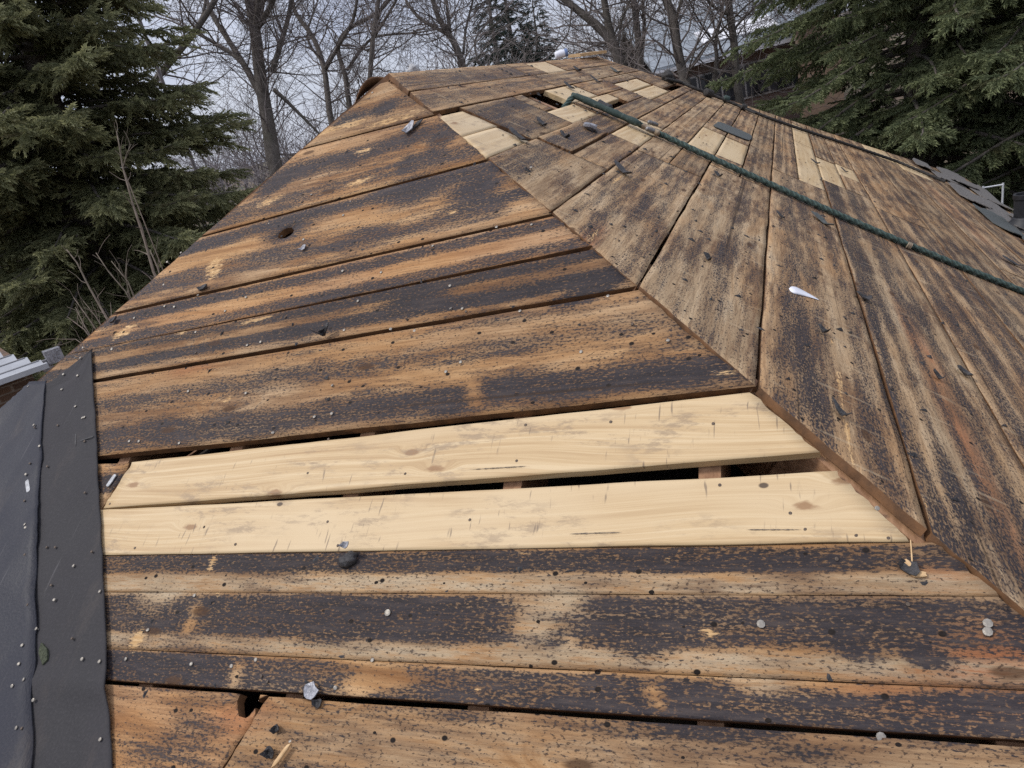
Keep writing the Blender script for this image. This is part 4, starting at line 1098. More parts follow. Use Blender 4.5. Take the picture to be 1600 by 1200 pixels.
# shingles left on the lower right slope
def shing(px, py, L, w, lb, ang=0.0, mat='shingle', h=.003):
    flake('shingle', 'B', px, py, L, w, M[mat], lb, 'shingle', ang, .006, .012, seed=int(px), jag=.1, n=12, h=h, group='old shingles left at the eave')
k = 0
for (x, y, L, w, ang, mt) in [(.90, 5.35, .55, .25, .05, 'shingle'), (.90, 4.75, .9, .22, .02, 'shingle'), (.99, 5.6, .9, .28, 0, 'shingle'), (1.0, 4.5, 1.1, .26, .03, 'shingle'), (1.08, 5.3, 1.2, .25, 0, 'shingle'), (1.1, 4.2, 1.1, .25, .02, 'shingle'),
                              (.90, 4.05, .8, .2, .06, 'shingle_green'), (.95, 3.5, .9, .22, -.03, 'shingle_green'), (1.08, 3.3, 1.1, .26, 0, 'shingle'), (.93, 2.95, .7, .12, .03, 'shingle_green'), (.80, 5.6, .5, .16, 0, 'shingle'), (1.07, 2.3, 1.3, .3, 0, 'shingle')]:
    nrm = NB
    o = flake('shingle', 'B', 1500, 330, L, w, M[mt], ['long grey', 'curled grey', 'torn dark', 'flat mottled', 'overlapping grey', 'ragged'][k % 6] + ' old shingle left near the eave, ' + ['farthest', 'second', 'third', 'fourth', 'fifth', 'sixth', 'seventh', 'eighth', 'ninth', 'tenth', 'eleventh', 'last'][k] + ' of the row', 'shingle', ang, .007, .01, seed=k * 5 + 1, jag=.17, n=26, sq=.45, h=.003 + .005 * (k % 3), group='old shingles left at the eave')
    o.location = W3('B', x, y); k += 1
# plumbing vent with flared black boot
pv = W3('B', 1.02, 4.15)
vent = empty('vent_pipe', pv); tag(vent, 'black plumbing vent pipe with flared boot at the right edge', 'vent pipe')
MB().lathe((0, 0, -.08), (0, 0, 1), [(.17, 0), (.165, .05), (.12, .12), (.085, .16), (.07, .18), (.066, .19)], 24).build('boot', M['black_rubber'], vent, True)
MB().lathe((0, 0, .10), (0, 0, 1), [(.06, 0), (.06, .14), (.066, .14), (.066, .17), (.05, .17), (.05, .1)], 24).build('pipe', M['black_rubber'], vent)

# things on the ridge
zr = T * apexy - 1
def rp(y, dx=0, dz=0): return Vector(((apexx + dx) * U, y * U, zr * U + CZ + dz))
ro = empty('paint_roll', rp(3.55, -.03, .03)); tag(ro, 'white roll with blue end lying on the ridge', 'roll')
MB().lathe((-.05, -.025, .014), (.9, .45, .05), [(.0, 0), (.022, 0), (.024, .005), (.024, .07), (.022, .074), (.011, .074), (.011, .066)], 20).build('roll', M['white'], ro, True)
MB().lathe((.006, .003, .017), (.9, .45, .05), [(.0245, 0), (.0255, .004), (.0255, .018), (.023, .021)], 20).build('wrap_end', M['blue'], ro, True)
pk = MB(); pk.box((-.045, -.02, 0), (.045, .55, .02)); o = pk.build('plank', M['chip']); o.location = rp(3.72, -.02, .015); o.rotation_euler = (0, .15, -.12); tag(o, 'tan offcut plank resting on the ridge beside the white roll', 'plank')
o = lump('crumpled_bag', 'A', 640, 130, .026, M['bag'], 'crumpled white plastic bag standing behind the ridge', 'bag', 3, 1.3); o.location = rp(1.95, -.03, -.01)
fl = MB()
pts = [W3('C', apexx - .02, apexy + .02, .0), W3('C', apexx - .05, apexy - .02, .035), W3('C', apexx - .085, apexy - .07, .0)]
P = [np.array(p) for p in pts]; ex = np.array([.04, -.025, .008])
V = []
for i in range(9):
    s = i / 8; p = (1 - s) ** 2 * P[0] + 2 * s * (1 - s) * P[1] + s * s * P[2]
    V += [p, p + ex * .5 + np.array([0, 0, .028 * math.sin(math.pi * s)]), p + ex * .5 + np.array([0, 0, .028 * math.sin(math.pi * s) - .006]), p - np.array([0, 0, .006])]
Fs = [(i * 4 + a, i * 4 + (a + 1) % 4, i * 4 + 4 + (a + 1) % 4, i * 4 + 4 + a) for i in range(8) for a in range(4)]
c = V[0].copy(); o = obj('hip_cap_flap', mesh('hip_cap_flap', [v - c for v in V], Fs, True), M['edge']); o.location = c
tag(o, 'curled dark cap piece lifting at the top of the left hip', 'cap piece')
# folded aluminium ladder end beyond the far eave
ld = empty('ladder', at(1545, 292, 8.9)); tag(ld, 'white metal ladder end poking up beyond the far eave', 'ladder')
for d in (-.09, .12):
    MB().tube([(d, 0, -.9), (d + .03, 0, .02)], .012, 6).build('rail', M['alu'], ld)
for z in (-.55, -.25, 0):
    MB().tube([(-.09 + .03 * (1 + z), 0, z), (.12 + .03 * (1 + z), 0, z)], .010, 6).build('rung', M['alu'], ld)
# ------------------------------------------------------------------ trees
def mat_bark(name, c0, c1):
    q = NT(name); p = q.pos()
    n = q.noise(q.map(p, (9, 9, 2.2)), 1.6, 5, 0.65)
    mos = q.step(q.noise(p, 1.3, 4), 0.5, 0.7)
    col = q.ramp(n, [(0.3, c0), (0.7, c1)])
    col = q.mix(q.math('MULTIPLY', mos, 0.35), col, (0.055, 0.06, 0.035))
    return q.done(col, 0.92, q.bump(n, 0.8, 0.02), spec=0.2)
M['bark'] = mat_bark('grey_bark', (0.065, 0.056, 0.049), (0.16, 0.14, 0.122))
M['twig'] = mat_bark('twig_bark', (0.125, 0.105, 0.097), (0.22, 0.19, 0.178))
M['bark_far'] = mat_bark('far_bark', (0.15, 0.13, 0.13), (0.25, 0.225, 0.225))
M['sapling'] = mat_bark('sapling_bark', (0.14, 0.11, 0.085), (0.26, 0.21, 0.17))
def mat_needle(name, dk, lt):
    q = NT(name); a = q.sep(q.attr('tint'))
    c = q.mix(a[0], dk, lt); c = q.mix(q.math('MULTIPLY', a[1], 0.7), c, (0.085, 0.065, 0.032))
    q.done(c, 0.62, spec=0.25)
    tr = q.n.new('ShaderNodeBsdfTranslucent'); ms = q.n.new('ShaderNodeMixShader'); ms.inputs[0].default_value = 0.42
    q.l.new(c, tr.inputs[0]); q.l.new(q.b.outputs[0], ms.inputs[1]); q.l.new(tr.outputs[0], ms.inputs[2]); q.l.new(ms.outputs[0], q.n['Material Output'].inputs[0])
    return q.m
M['needle'] = mat_needle('spruce_needles', (0.10, 0.112, 0.058), (0.40, 0.395, 0.20))
M['needle_r'] = mat_needle('spruce_needles_green', (0.085, 0.108, 0.06), (0.34, 0.375, 0.19))
M['needle_far'] = mat_needle('far_spruce_needles', (0.03, 0.042, 0.034), (0.075, 0.10, 0.075))

def twig_proto(rg, L=.42, shoots=9, blades=6, bl=.085, bw=.017):
    """a flat spray of needle shoots along +x; returns (n,3,3) triangles and tint"""
    tris = []; tint = []
    for k in range(shoots):
        s = (k + rg.uniform(0, .8)) / shoots
        side = (-1) ** k
        base = np.array([s * L, 0, 0.0]); ang = side * rg.uniform(.45, .95) * (1 - .55 * s)
        ln = rg.uniform(.09, .17) * (1.15 - .6 * s)
        d = np.array([math.cos(ang), math.sin(ang), rg.uniform(-.25, .12)]); d /= np.linalg.norm(d)
        for b in range(blades):
            f = (b + .3) / blades
            p = base + d * ln * f
            th = b * 2.4 + rg.uniform(0, .8)
            o1 = np.cross(d, [0, 0, 1]); o1 /= np.linalg.norm(o1); o2 = np.cross(o1, d)
            rad = o1 * math.cos(th) + o2 * math.sin(th) * .8
            t = p + d * bl * .75 + rad * bl * .5
            w = np.cross(t - p, rad + d * .3); w = w / (np.linalg.norm(w) + 1e-9) * bw
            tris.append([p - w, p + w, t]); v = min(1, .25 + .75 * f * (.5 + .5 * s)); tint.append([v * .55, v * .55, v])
    # woody axis
    tris.append([[0, -.006, 0], [0, .006, 0], [L * .9, 0, 0]]); tint.append([0, 0, 0])
    return np.array(tris), np.array(tint)

def spruce(name, label, base, height, rad, mat, seed, lean=(0, 0), zmin=0.0, nbr=130, tw=34, group=None, bias=None, scale=1.0, tdens=1.0, limbs=True, bark='bark', droop=.35, bare=.34, fmid=.86):
    rg = np.random.default_rng(seed); r = random.Random(seed)
    root = empty(name, base); tag(root, label, 'tree', group)
    protos = [twig_proto(rg, L=.42 * scale, bl=.085 * scale, bw=.0175 * scale, shoots=10, blades=5) for _ in range(7)]
    top = Vector((lean[0], lean[1], height))
    mb = MB(); pts = [top * (i / 10) + Vector((r.gauss(0, .03), r.gauss(0, .03), 0)) for i in range(11)]
    pts[0] = Vector((0, 0, -.3))
    mb.tube(pts, [.022 * height * (1 - .93 * i / 10) for i in range(11)], 9)
    mb.build('trunk', M[bark], root, True)
    lb = MB(); TV = []; TC = []
    for b in range(nbr):
        f = (b + r.random()) / nbr
        f = zmin + (fmid - zmin) * f / .86 if f < .86 else fmid + (.985 - fmid) * (f - .86) / .14
        az = b * 2.39996 + r.uniform(-.4, .4)
        L = rad * (1 - f) ** .75 * r.uniform(.72, 1.12) + .12
        if bias: L *= bias(az, f)
        o = top * f; dirv = Vector((math.cos(az), math.sin(az), 0))
        n = 9; path = []
        up = r.uniform(.05, .3) * (.4 + f)
        for i in range(n + 1):
            s = i / n
            path.append(o + dirv * (L * s) + Vector((-dirv.y, dirv.x, 0)) * (.06 * L * math.sin(s * 3 + b)) + Vector((0, 0, L * (up * s - droop * s * s * 1.3 + .22 * s ** 4))))
        if limbs: lb.tube(path, [max(.005, .018 * L * (1 - .85 * i / n)) for i in range(n + 1)], 4, False)
        m = max(3, int(tw * L / rad * tdens * 1.25))
        for k in range(m):
            s = bare + (1 - bare) * ((k + r.random()) / m) ** .8
            i = min(n - 1, int(s * n)); p = path[i].lerp(path[i + 1], s * n - i)
            t = (path[i + 1] - path[i]).normalized()
            side = 1 if k % 2 else -1
            a = side * r.uniform(.5, 1.25) if s < .93 else r.uniform(-.3, .3)
            sv = Vector((-dirv.y, dirv.x, 0))
            d = (t * math.cos(a) + sv * math.sin(a) + Vector((0, 0, r.uniform(-.8, .2)))).normalized()
            sz = r.uniform(.6, 1.2) * (1.15 - .45 * s) * min(1.0, .4 + L / rad)
            zz = Vector((r.gauss(0, .6), r.gauss(0, .6), 1)); yv = zz.cross(d).normalized(); zv = d.cross(yv)
            Mx = np.array([d, yv, zv]) * sz
            tr, ti = protos[r.randrange(7)]
            TV.append(tr.reshape(-1, 3) @ Mx + np.array(p))
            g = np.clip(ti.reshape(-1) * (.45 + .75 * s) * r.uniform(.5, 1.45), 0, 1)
            br = np.full_like(g, max(0, r.gauss(.0, .5)) if r.random() < .4 else 0)
            TC.append(np.stack([g, np.clip(br, 0, 1), g * 0, g * 0 + 1], -1))
    if limbs: tag(lb.build('limbs', M[bark], root, True), kind='stuff')
    V = np.concatenate(TV); C = np.concatenate(TC)
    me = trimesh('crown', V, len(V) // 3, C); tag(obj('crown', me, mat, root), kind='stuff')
    return root

def ground_under(px, py, dep):
    p = at(px, py, dep); return p
def sp_at(px, dep, **kw):
    h = at(px, 372 - px * .2513, dep); return (h.x, h.y, 0.0)

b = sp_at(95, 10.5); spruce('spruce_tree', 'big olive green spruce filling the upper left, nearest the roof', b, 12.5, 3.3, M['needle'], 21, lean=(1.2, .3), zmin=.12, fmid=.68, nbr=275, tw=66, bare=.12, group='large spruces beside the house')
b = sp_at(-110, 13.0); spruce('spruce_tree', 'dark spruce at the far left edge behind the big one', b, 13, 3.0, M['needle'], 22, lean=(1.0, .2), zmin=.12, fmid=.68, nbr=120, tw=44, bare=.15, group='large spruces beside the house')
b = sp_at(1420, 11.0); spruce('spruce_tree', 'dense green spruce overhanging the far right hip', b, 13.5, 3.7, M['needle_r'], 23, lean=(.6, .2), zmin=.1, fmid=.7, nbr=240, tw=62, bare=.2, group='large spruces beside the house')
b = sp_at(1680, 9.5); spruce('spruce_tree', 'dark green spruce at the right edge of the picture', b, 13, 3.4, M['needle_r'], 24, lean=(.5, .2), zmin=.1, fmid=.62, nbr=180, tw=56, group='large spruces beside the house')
for (px, dep, hh, rd, sdn, lb_) in [(783, 42, 12.3, 2.3, 31, 'small far spruce behind the ridge, left of a pair'), (808, 44, 13.4, 2.5, 32, 'taller far spruce behind the ridge, right of a pair'), (842, 46, 10.3, 2.0, 33, 'short far spruce right of the pair behind the ridge')]:
    b = sp_at(px, dep); zz = 6.0 * max(0, min(1, (b[1] - 22) / 60)) ** 1.2
    spruce('far_spruce', lb_, (b[0], b[1], zz - .1), hh - zz * .6, rd, M['needle_far'], sdn, lean=(1.0, 0), zmin=.1, nbr=90, tw=16, scale=2.0, group='far spruces behind the ridge', limbs=False)

# bare deciduous trees: traced trunks and main limbs, random finer wood
def grow(mb, p, d, L, r0, depth, rg, nseg=5, upb=.06, wig=.22, sides=5, kids=(3, 5), tw=None, minr=.004):
    pts = [Vector(p)]; d = Vector(d).normalized(); rads = [r0]
    for i in range(nseg):
        d = (d + Vector((rg.gauss(0, wig), rg.gauss(0, wig), rg.gauss(0, wig) + upb))).normalized()
        pts.append(pts[-1] + d * (L / nseg)); rads.append(max(minr, r0 * (1 - .8 * (i + 1) / nseg)))
    mb.tube(pts, rads, sides, False)
    if depth <= 0: return
    for k in range(rg.randint(*kids)):
        s = rg.uniform(.25, 1.0); i = min(nseg - 1, int(s * nseg)); q = pts[i].lerp(pts[i + 1], s * nseg - i)
        t = (pts[i + 1] - pts[i]).normalized(); ax = t.orthogonal().normalized(); ax.rotate(__import__('mathutils').Quaternion(t, rg.uniform(0, 6.28)))
        nd = t * rg.uniform(.55, .95) + ax * rg.uniform(.5, 1.0)
        grow(mb, q, nd, L * rg.uniform(.45, .75), max(minr, rads[i] * rg.uniform(.4, .65)), depth - 1, rg, max(3, nseg - 1), upb, wig, 3, kids, tw, minr)

def bare_tree(label, stems, dep, seed, group='bare trees behind the house', dens=1.0, lim=2, mat='bark', extend=True, minr=.0042, twl=(1.2, 2.6)):
    """stems: list of (photo polyline, px width at start, px width at end); the first one is the trunk and is carried down to the ground"""
    rg = random.Random(seed); paths = []
    for k, (pl, w0, w1) in enumerate(stems):
        dd = dep * (1 + (rg.uniform(-.05, .05) if k else 0))
        P = [at(px, py, dep + (dd - dep) * i / max(1, len(pl) - 1)) for i, (px, py) in enumerate(pl)]
        rr_ = [max(.008, .72 * (w0 + (w1 - w0) * i / (len(P) - 1)) * dep / F / 2) for i in range(len(P))]
        if k == 0 and extend:
            d = (P[0] - P[1]).normalized(); d = (d * .6 + Vector((0, 0, -1)) * .8).normalized()
            gz = 6.0 * max(0, min(1, (P[0].y - 22) / 60)) ** 1.2 - .5
            t = (P[0].z - gz) / max(.2, -d.z); P = [P[0] + d * t, P[0] + d * t * .5] + P; rr_ = [rr_[0] * 1.35, rr_[0] * 1.12] + rr_
        paths.append((P, rr_))
    base = Vector((paths[0][0][0].x, paths[0][0][0].y, paths[0][0][0].z)); root = empty('bare_tree', base); tag(root, label, 'tree', group)
    def smooth(P, rr_):
        Q = []; q = []
        for i in range(len(P) - 1):
            for s in (0, .33, .66):
                p0, p1, p2, p3 = P[max(i - 1, 0)], P[i], P[i + 1], P[min(i + 2, len(P) - 1)]
                Q.append(.5 * ((2 * p1) + (p2 - p0) * s + (2 * p0 - 5 * p1 + 4 * p2 - p3) * s * s + (3 * p1 - p0 - 3 * p2 + p3) * s ** 3)); q.append(rr_[i] * (1 - s) + rr_[i + 1] * s)
        return Q + [P[-1]], q + [rr_[-1]]
    tw = MB()
    for k, (P, rr_) in enumerate(paths):
        Q, q = smooth(P, rr_)
        mb = MB().tube([p - base for p in Q], q, 9, True); mb.build('trunk' if k == 0 else 'limb', M[mat], root, True)
        Ltot = sum((Q[i + 1] - Q[i]).length for i in range(len(Q) - 1))
        st = 6 if (k == 0 and extend) else 0
        m = int((6 + Ltot * 1.6) * dens)
        for _ in range(m):
            i = rg.randrange(st, len(Q) - 1) if st < len(Q) - 1 else len(Q) - 2
            if Q[i].z < 4.0: continue
            t = (Q[i + 1] - Q[i]).normalized(); ax = t.orthogonal().normalized(); ax.rotate(__import__('mathutils').Quaternion(t, rg.uniform(0, 6.28)))
            grow(tw, Q[i] - base, t * rg.uniform(.3, .9) + ax + Vector((0, 0, .15)), rg.uniform(*twl), min(q[i] * .35, .022), lim, rg, minr=minr)
        if k or not extend or True:
            for _ in range(3):
                grow(tw, Q[-1] - base, (Q[-1] - Q[-2]).normalized() + Vector((rg.gauss(0, .3), rg.gauss(0, .3), .1)), rg.uniform(1.5, 3), q[-1] * .8, lim, rg, minr=minr)
    tag(tw.build('twigs', M['twig'] if mat == 'bark' else M[mat], root), kind='stuff')
    return root

bare_tree('large bare tree with forked crown standing behind the left hip', [
    ([(432, 270), (420, 200), (408, 130), (400, 60), (398, 40)], 32, 22), ([(399, 48), (388, 10), (382, -30)], 15, 9), ([(400, 45), (404, 5), (408, -40)], 16, 11), ([(403, 42), (420, 15), (440, -30)], 14, 9),
    ([(420, 178), (395, 125), (365, 75), (330, 20), (318, -20)], 17, 8), ([(415, 160), (380, 100), (340, 70), (300, 48)], 13, 6), ([(425, 112), (438, 70), (452, 20), (458, -30)], 13, 8), ([(428, 140), (450, 160), (480, 190), (510, 220)], 10, 4)], 17, 41, dens=1.1)
bare_tree('bare tree with a heavy curved limb rising behind the left spruce', [([(200, 200), (240, 130), (270, 92), (300, 55), (330, 10), (345, -20)], 16, 11), ([(300, 55), (318, 20), (322, -20)], 8, 5)], 15.5, 42)
bare_tree('cluster stemmed bare tree left of the apex', [
    ([(520, 200), (512, 150), (506, 105), (490, 60), (462, 20), (455, -10)], 14, 8), ([(507, 110), (530, 70), (552, 30), (560, -20)], 9, 6), ([(506, 100), (480, 60), (490, 20)], 6, 4)], 21, 43)
bare_tree('thin bare tree with crossing limbs just left of the apex', [
    ([(548, 175), (540, 120), (528, 75), (545, 45), (590, 20), (615, -10)], 12, 7), ([(542, 110), (575, 65), (600, 55), (640, 52)], 7, 4)], 22, 44)
bare_tree('straight bare trunk beside the apex of the roof', [([(580, 160), (579, 110), (583, 60), (590, 10), (595, -20)], 11, 9), ([(583, 60), (605, 25), (625, -10)], 7, 5)], 20, 45)
bare_tree('bare tree forking above the left end of the ridge', [
    ([(728, 140), (722, 100), (712, 72), (700, 52), (684, 25), (674, -10)], 18, 9), ([(701, 54), (678, 42), (655, 28), (637, 5), (630, -10)], 9, 6), ([(703, 52), (700, 20), (695, -15)], 9, 6), ([(724, 85), (728, 45), (738, 5), (742, -20)], 6, 4), ([(748, 100), (742, 65), (760, 38), (790, 15)], 5, 3)], 21, 46)
bare_tree('massive leaning bare tree behind the ridge end', [
    ([(985, 150), (970, 105), (955, 65), (930, 38), (900, 14), (868, -12)], 27, 13), ([(960, 72), (950, 35), (944, 0), (938, -30)], 17, 13), ([(965, 75), (972, 30), (985, 0), (990, -20)], 6, 4), ([(893, 16), (888, 50), (872, 72), (858, 88)], 3.5, 2)], 15, 47)
bare_tree('straight double bare trunk right of the massive leaning tree', [([(1003, 150), (1001, 100), (996, 50), (990, 0), (987, -30)], 16, 13), ([(1002, 100), (1006, 50), (1004, 0)], 8, 6)], 16, 48)
bare_tree('dark thick bare trunk right of the ridge end', [([(1078, 160), (1068, 120), (1058, 75), (1052, 30), (1035, -15)], 23, 17), ([(1055, 40), (1062, 10), (1072, -20)], 8, 6), ([(1072, 118), (1100, 75), (1140, 35), (1165, 10), (1190, -10)], 5, 3.5)], 14, 49)
bare_tree('dark upright bare trunk beside the right spruce', [([(1158, 170), (1151, 130), (1147, 70), (1140, 20), (1136, -20)], 18, 15), ([(1144, 50), (1165, 25), (1195, 0)], 6, 4), ([(1141, 25), (1115, 10), (1100, -10)], 6, 4)], 14.5, 50)
bare_tree('slender mossy bare tree between the two dark trunks', [([(1108, 175), (1115, 130), (1120, 90), (1118, 65), (1128, 20), (1130, -10)], 12, 5), ([(1119, 70), (1100, 45), (1085, 20)], 5, 3), ([(1117, 95), (1140, 80), (1160, 60)], 4, 2)], 15, 51)

# the far wood reads as one mass of bare crowns
def far_wood():
    rg = random.Random(77); mb = MB()
    for k in range(120):
        px = -150 + 1850 * (k + rg.random()) / 120; dep = rg.uniform(30, 62); b = sp_at(px, dep); gz = 6.0 * max(0, min(1, (b[1] - 22) / 60)) ** 1.2 - .4
        hgt = rg.uniform(5, 10); r0 = rg.uniform(.05, .14); p = Vector((b[0], b[1], gz)); d = Vector((rg.gauss(0, .1) + .12, rg.gauss(0, .1), 1)).normalized()
        q = p + d * hgt * .45; mb.tube([p, p + d * hgt * .25, q], [r0, r0 * .9, r0 * .75], 5, False)
        for _ in range(9):
            grow(mb, p + d * hgt * rg.uniform(.12, .45), d + Vector((rg.gauss(0, .5), rg.gauss(0, .5), rg.gauss(0, .2))), hgt * rg.uniform(.25, .5), r0 * .5, 2, rg, 4, .05, .2, 3, (3, 5), minr=.011)
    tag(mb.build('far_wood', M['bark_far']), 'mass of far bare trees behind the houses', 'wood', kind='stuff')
far_wood()

# saplings beside the left hip
def sapling(label, stems, dep, seed):
    rg = random.Random(seed); b0 = at(*stems[0][0][0], dep); base = Vector((b0.x, b0.y, 0)); root = empty('sapling', base); tag(root, label, 'sapling', 'saplings beside the left hip')
    for pl, w0, w1 in stems:
        P = [at(px, py, dep) for px, py in pl]
        P = [Vector((base.x + rg.gauss(0, .05), base.y + rg.gauss(0, .05), 0)), base.lerp(P[0], .5) + Vector((0, 0, 0))] + P
        n = len(P); r_ = [max(.002, (w0 + (w1 - w0) * max(0, i - 2) / (n - 3)) * dep / F / 2 * .8) for i in range(n)]
        mb = MB().tube([p - base for p in P], r_, 6); 
        for i in range(3, n):
            for _ in range(2):
                s = P[i - 1].lerp(P[i], rg.random()); grow(mb, s - base, (P[i] - P[i - 1]).normalized() + Vector((rg.gauss(0, .5), rg.gauss(0, .5), rg.gauss(0, .3))), rg.uniform(.08, .25), r_[i] * .6, 0, rg, 3, minr=.0018)
        mb.build('stem', M['sapling'], root, True)
sapling('tall thin grey sapling rising in front of the big left spruce', [([(262, 470), (240, 425), (226, 375), (208, 320), (192, 262), (186, 225), (182, 205)], 6, 2), ([(262, 470), (246, 418), (234, 390)], 3, 1.5), ([(192, 262), (198, 240), (205, 225)], 2, 1)], 6.2, 3)
sapling('bare sapling with several stems low against the left spruce', [([(180, 520), (160, 485), (140, 450), (120, 410), (104, 390)], 5, 2), ([(215, 490), (196, 455), (170, 425), (150, 395)], 3, 1.5), ([(212, 470), (200, 440), (174, 408)], 3, 1.5), ([(202, 460), (196, 430), (198, 405)], 2.5, 1.2)], 6.0, 4)
sapling('low tangle of bare shoots at the left hip', [([(160, 530), (140, 500), (115, 465)], 3, 1.2), ([(150, 540), (132, 515), (105, 495)], 3, 1.2), ([(140, 545), (118, 530), (92, 530)], 2.5, 1), ([(150, 540), (130, 505), (118, 480)], 2.5, 1), ([(165, 520), (150, 495), (130, 470)], 2.5, 1)], 6.0, 5)

# ------------------------------------------------------------------ neighbouring buildings
def mat_brick(name, c0, c1, mort, sc):
    q = NT(name); b = q.n.new('ShaderNodeTexBrick'); q.l.new(q.map(q.objc(), (1, 1, 1), rot=(math.pi / 2, 0, 0)), b.inputs['Vector'])
    b.inputs['Color1'].default_value = (*c0, 1); b.inputs['Color2'].default_value = (*c1, 1); b.inputs['Mortar'].default_value = (*mort, 1)
    b.inputs['Scale'].default_value = sc; b.inputs['Mortar Size'].default_value = .025
    n = q.noise(q.objc(), 14, 4); c = q.mix(q.math('MULTIPLY', n, .6), b.outputs['Color'], (.10, .07, .05))
    return q.done(c, .9, q.bump(b.outputs['Fac'], -.5, .01))
M['brick'] = mat_brick('brown_brick', (.16, .085, .05), (.09, .055, .04), (.24, .2, .17), 4)
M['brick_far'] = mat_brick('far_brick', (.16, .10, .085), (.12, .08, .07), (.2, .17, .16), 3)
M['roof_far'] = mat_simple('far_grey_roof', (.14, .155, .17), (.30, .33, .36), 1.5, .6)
M['glass'] = mat_simple('window_glass', (.02, .024, .03), (.05, .055, .065), 3, .1, 0)
M['frame_grey'] = mat_simple('grey_window_frame', (.26, .25, .24), (.36, .35, .34), 4, .6)
M['rib_grey'] = mat_simple('grey_roof_rib', (.14, .14, .15), (.24, .24, .25), 4, .6)
M['pale_roof'] = mat_simple('pale_metal_roof', (.30, .31, .33), (.44, .45, .47), 3, .6)
M['white_paint'] = mat_simple('white_paint', (.6, .6, .62), (.74, .74, .75), 4, .5)

def wrect(mb, o, ux, uy, uz, lo, hi):
    P = [o + ux * x + uy * y + uz * z for x in (lo[0], hi[0]) for y in (lo[1], hi[1]) for z in (lo[2], hi[2])]
    mb.add(P, [(0, 1, 3, 2), (4, 6, 7, 5), (0, 4, 5, 1), (2, 3, 7, 6), (0, 2, 6, 4), (1, 5, 7, 3)])

def shed():
    D = 6.0; e0 = at(-60, 616, D); e1 = at(68, 562, D + .35); ux = (e1 - e0); ux.z = 0; ux.normalize(); uz = Vector((0, 0, 1)); uy = uz.cross(ux)
    zt = (e0.z + e1.z) / 2; c = Vector((e1.x, e1.y, 0)); root = empty('shed', c); tag(root, 'low brick shed with ribbed pale metal roof at the left edge', 'shed')
    def lo(v): return Vector(v) - c
    mb = MB(); wrect(mb, Vector((0, 0, 0)), ux, uy, uz, (-6, .12, 0), (-.12, 3.6, zt)); w = mb.build('wall', M['brick'], root)
    sl_ = .42; L = 2.3; dr = (uy + uz * sl_).normalized(); nr = ux.cross(dr); W_ = .36
    for k in range(16):
        s0, s1 = -.12 + k * .12, -.12 + (k + 1) * .12
        mb = MB(); wrect(mb, uz * (zt + .02), ux, dr, nr, (-6, s0 + .004, 0), (-.02 - k * .075, s1, .012)); p = mb.build('roof_panel', M['pale_roof'], root)
        mb = MB(); wrect(mb, uz * (zt + .02), ux, dr, nr, (-6, s1 - .012, .012), (-.04 - k * .075, s1, .018)); mb.build('rib', M['rib_grey'], p)
    mb = MB(); wrect(mb, uz * zt, ux, uy, uz, (-6, -.16, -.035), (0, -.10, .010)); mb.build('gutter', M['pale_roof'], root)
    mb = MB(); wrect(mb, uz * zt, ux, uy, uz, (.02, -.06, -.03), (.15, .06, .09)); wrect(mb, uz * zt, ux, uy, uz, (-.04, -.02, -.08), (.05, .02, .02)); mb.build('flood_lamp', M['foil'], root)
shed()

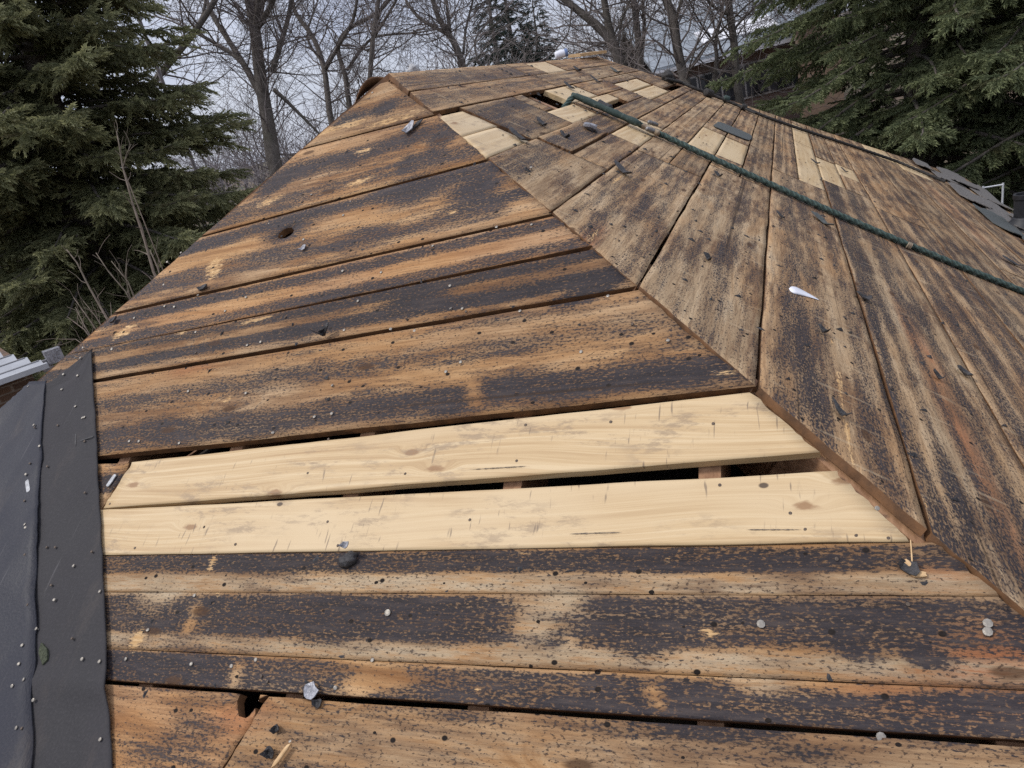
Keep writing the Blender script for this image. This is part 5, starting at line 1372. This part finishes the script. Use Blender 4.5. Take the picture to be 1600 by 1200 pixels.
def far_house(label, pl, pr, dep, h_up, h_dn, roofh, seed, mat, wins=5):
    a, b = at(*pl, dep), at(*pr, dep); ux = b - a; Lw = math.hypot(ux.x, ux.y); ux.z = 0; ux.normalize(); uz = Vector((0, 0, 1)); uy = uz.cross(ux); zt = max(a.z, b.z)
    gz = 6.0 * max(0, min(1, (a.y - 22) / 60)) ** 1.2 - .5
    c = Vector((a.x, a.y, gz)); root = empty('far_house', c); tag(root, label, 'house'); H = zt - gz; Dp = 7
    mb = MB(); wrect(mb, Vector(), ux, uy, uz, (0, 0, 0), (Lw, Dp, H)); mb.build('wall', mat, root)
    P = [ux * -.4 - uy * .5 + uz * H, ux * (Lw + .4) - uy * .5 + uz * H, ux * (Lw + .4) + uy * (Dp / 2) + uz * (H + roofh), ux * -.4 + uy * (Dp / 2) + uz * (H + roofh)]
    Q = [ux * -.4 + uy * (Dp + .5) + uz * H, ux * (Lw + .4) + uy * (Dp + .5) + uz * H, P[2], P[3]]
    mb = MB(); mb.prism(P, (0, 0, .15)); mb.prism(Q[::-1], (0, 0, .15)); r_ = mb.build('roof', M['roof_far'], root)
    mb = MB(); wrect(mb, Vector(), ux, uy, uz, (-.4, -.6, H - .12), (Lw + .4, -.5, H + .03)); mb.build('gutter', M['white_paint'], r_)
    for k in range(wins):
        x = Lw * (k + .5) / wins; f = MB(); wrect(f, Vector(), ux, uy, uz, (x - .75, -.06, H - 1.9), (x + .75, .02, H - .5)); w = f.build('window', M['frame_grey'], root)
        for sgn in (-1, 1):
            g = MB(); wrect(g, Vector(), ux, uy, uz, (x + sgn * .36 - .32, -.08, H - 1.82), (x + sgn * .36 + .32, -.062, H - .58)); g.build('pane', M['glass'], w)
    # skylights / snow guards on the near slope
    sl = (P[3] - P[0]).normalized(); nr = ux.cross(sl)
    for x in (Lw * .35, Lw * .62):
        mb = MB(); wrect(mb, P[0] + ux * .4, ux, sl, nr, (x, 1.0, .14), (x + 1.6, 2.2, .22)); s_ = mb.build('skylight', M['white_paint'], r_)
    return root
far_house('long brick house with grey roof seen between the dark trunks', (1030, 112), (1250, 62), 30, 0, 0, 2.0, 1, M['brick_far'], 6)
M['orange'] = mat_simple('orange_brick', (.12, .08, .055), (.19, .13, .09), 3, .9)
def chimney():
    p = at(1278, 62, 26); gz = 6.0 * max(0, min(1, (p.y - 22) / 60)) ** 1.2 - .5; root = empty('orange_house', Vector((p.x, p.y, gz))); tag(root, 'orange brick house end glimpsed through the right spruce', 'house')
    H = at(1278, 30, 26).z - gz
    mb = MB().box((-.7, -.5, 0), (.7, 4, H)); mb.build('wall', M['orange'], root)
    mb = MB().prism([(-.9, -.7, H), (.9, -.7, H), (0, -.7, H + .8)], (0, 5, 0)); mb.build('roof', M['roof_far'], root)
chimney()
pp = at(221, 40, 13); o = MB().tube([(0, 0, 0), (0, 0, at(221, -30, 13).z)], .035, 6).build('utility_pole', M['bark_far']); o.location = (pp.x, pp.y, 0); tag(o, 'thin grey pole behind the top of the left spruce', 'pole')
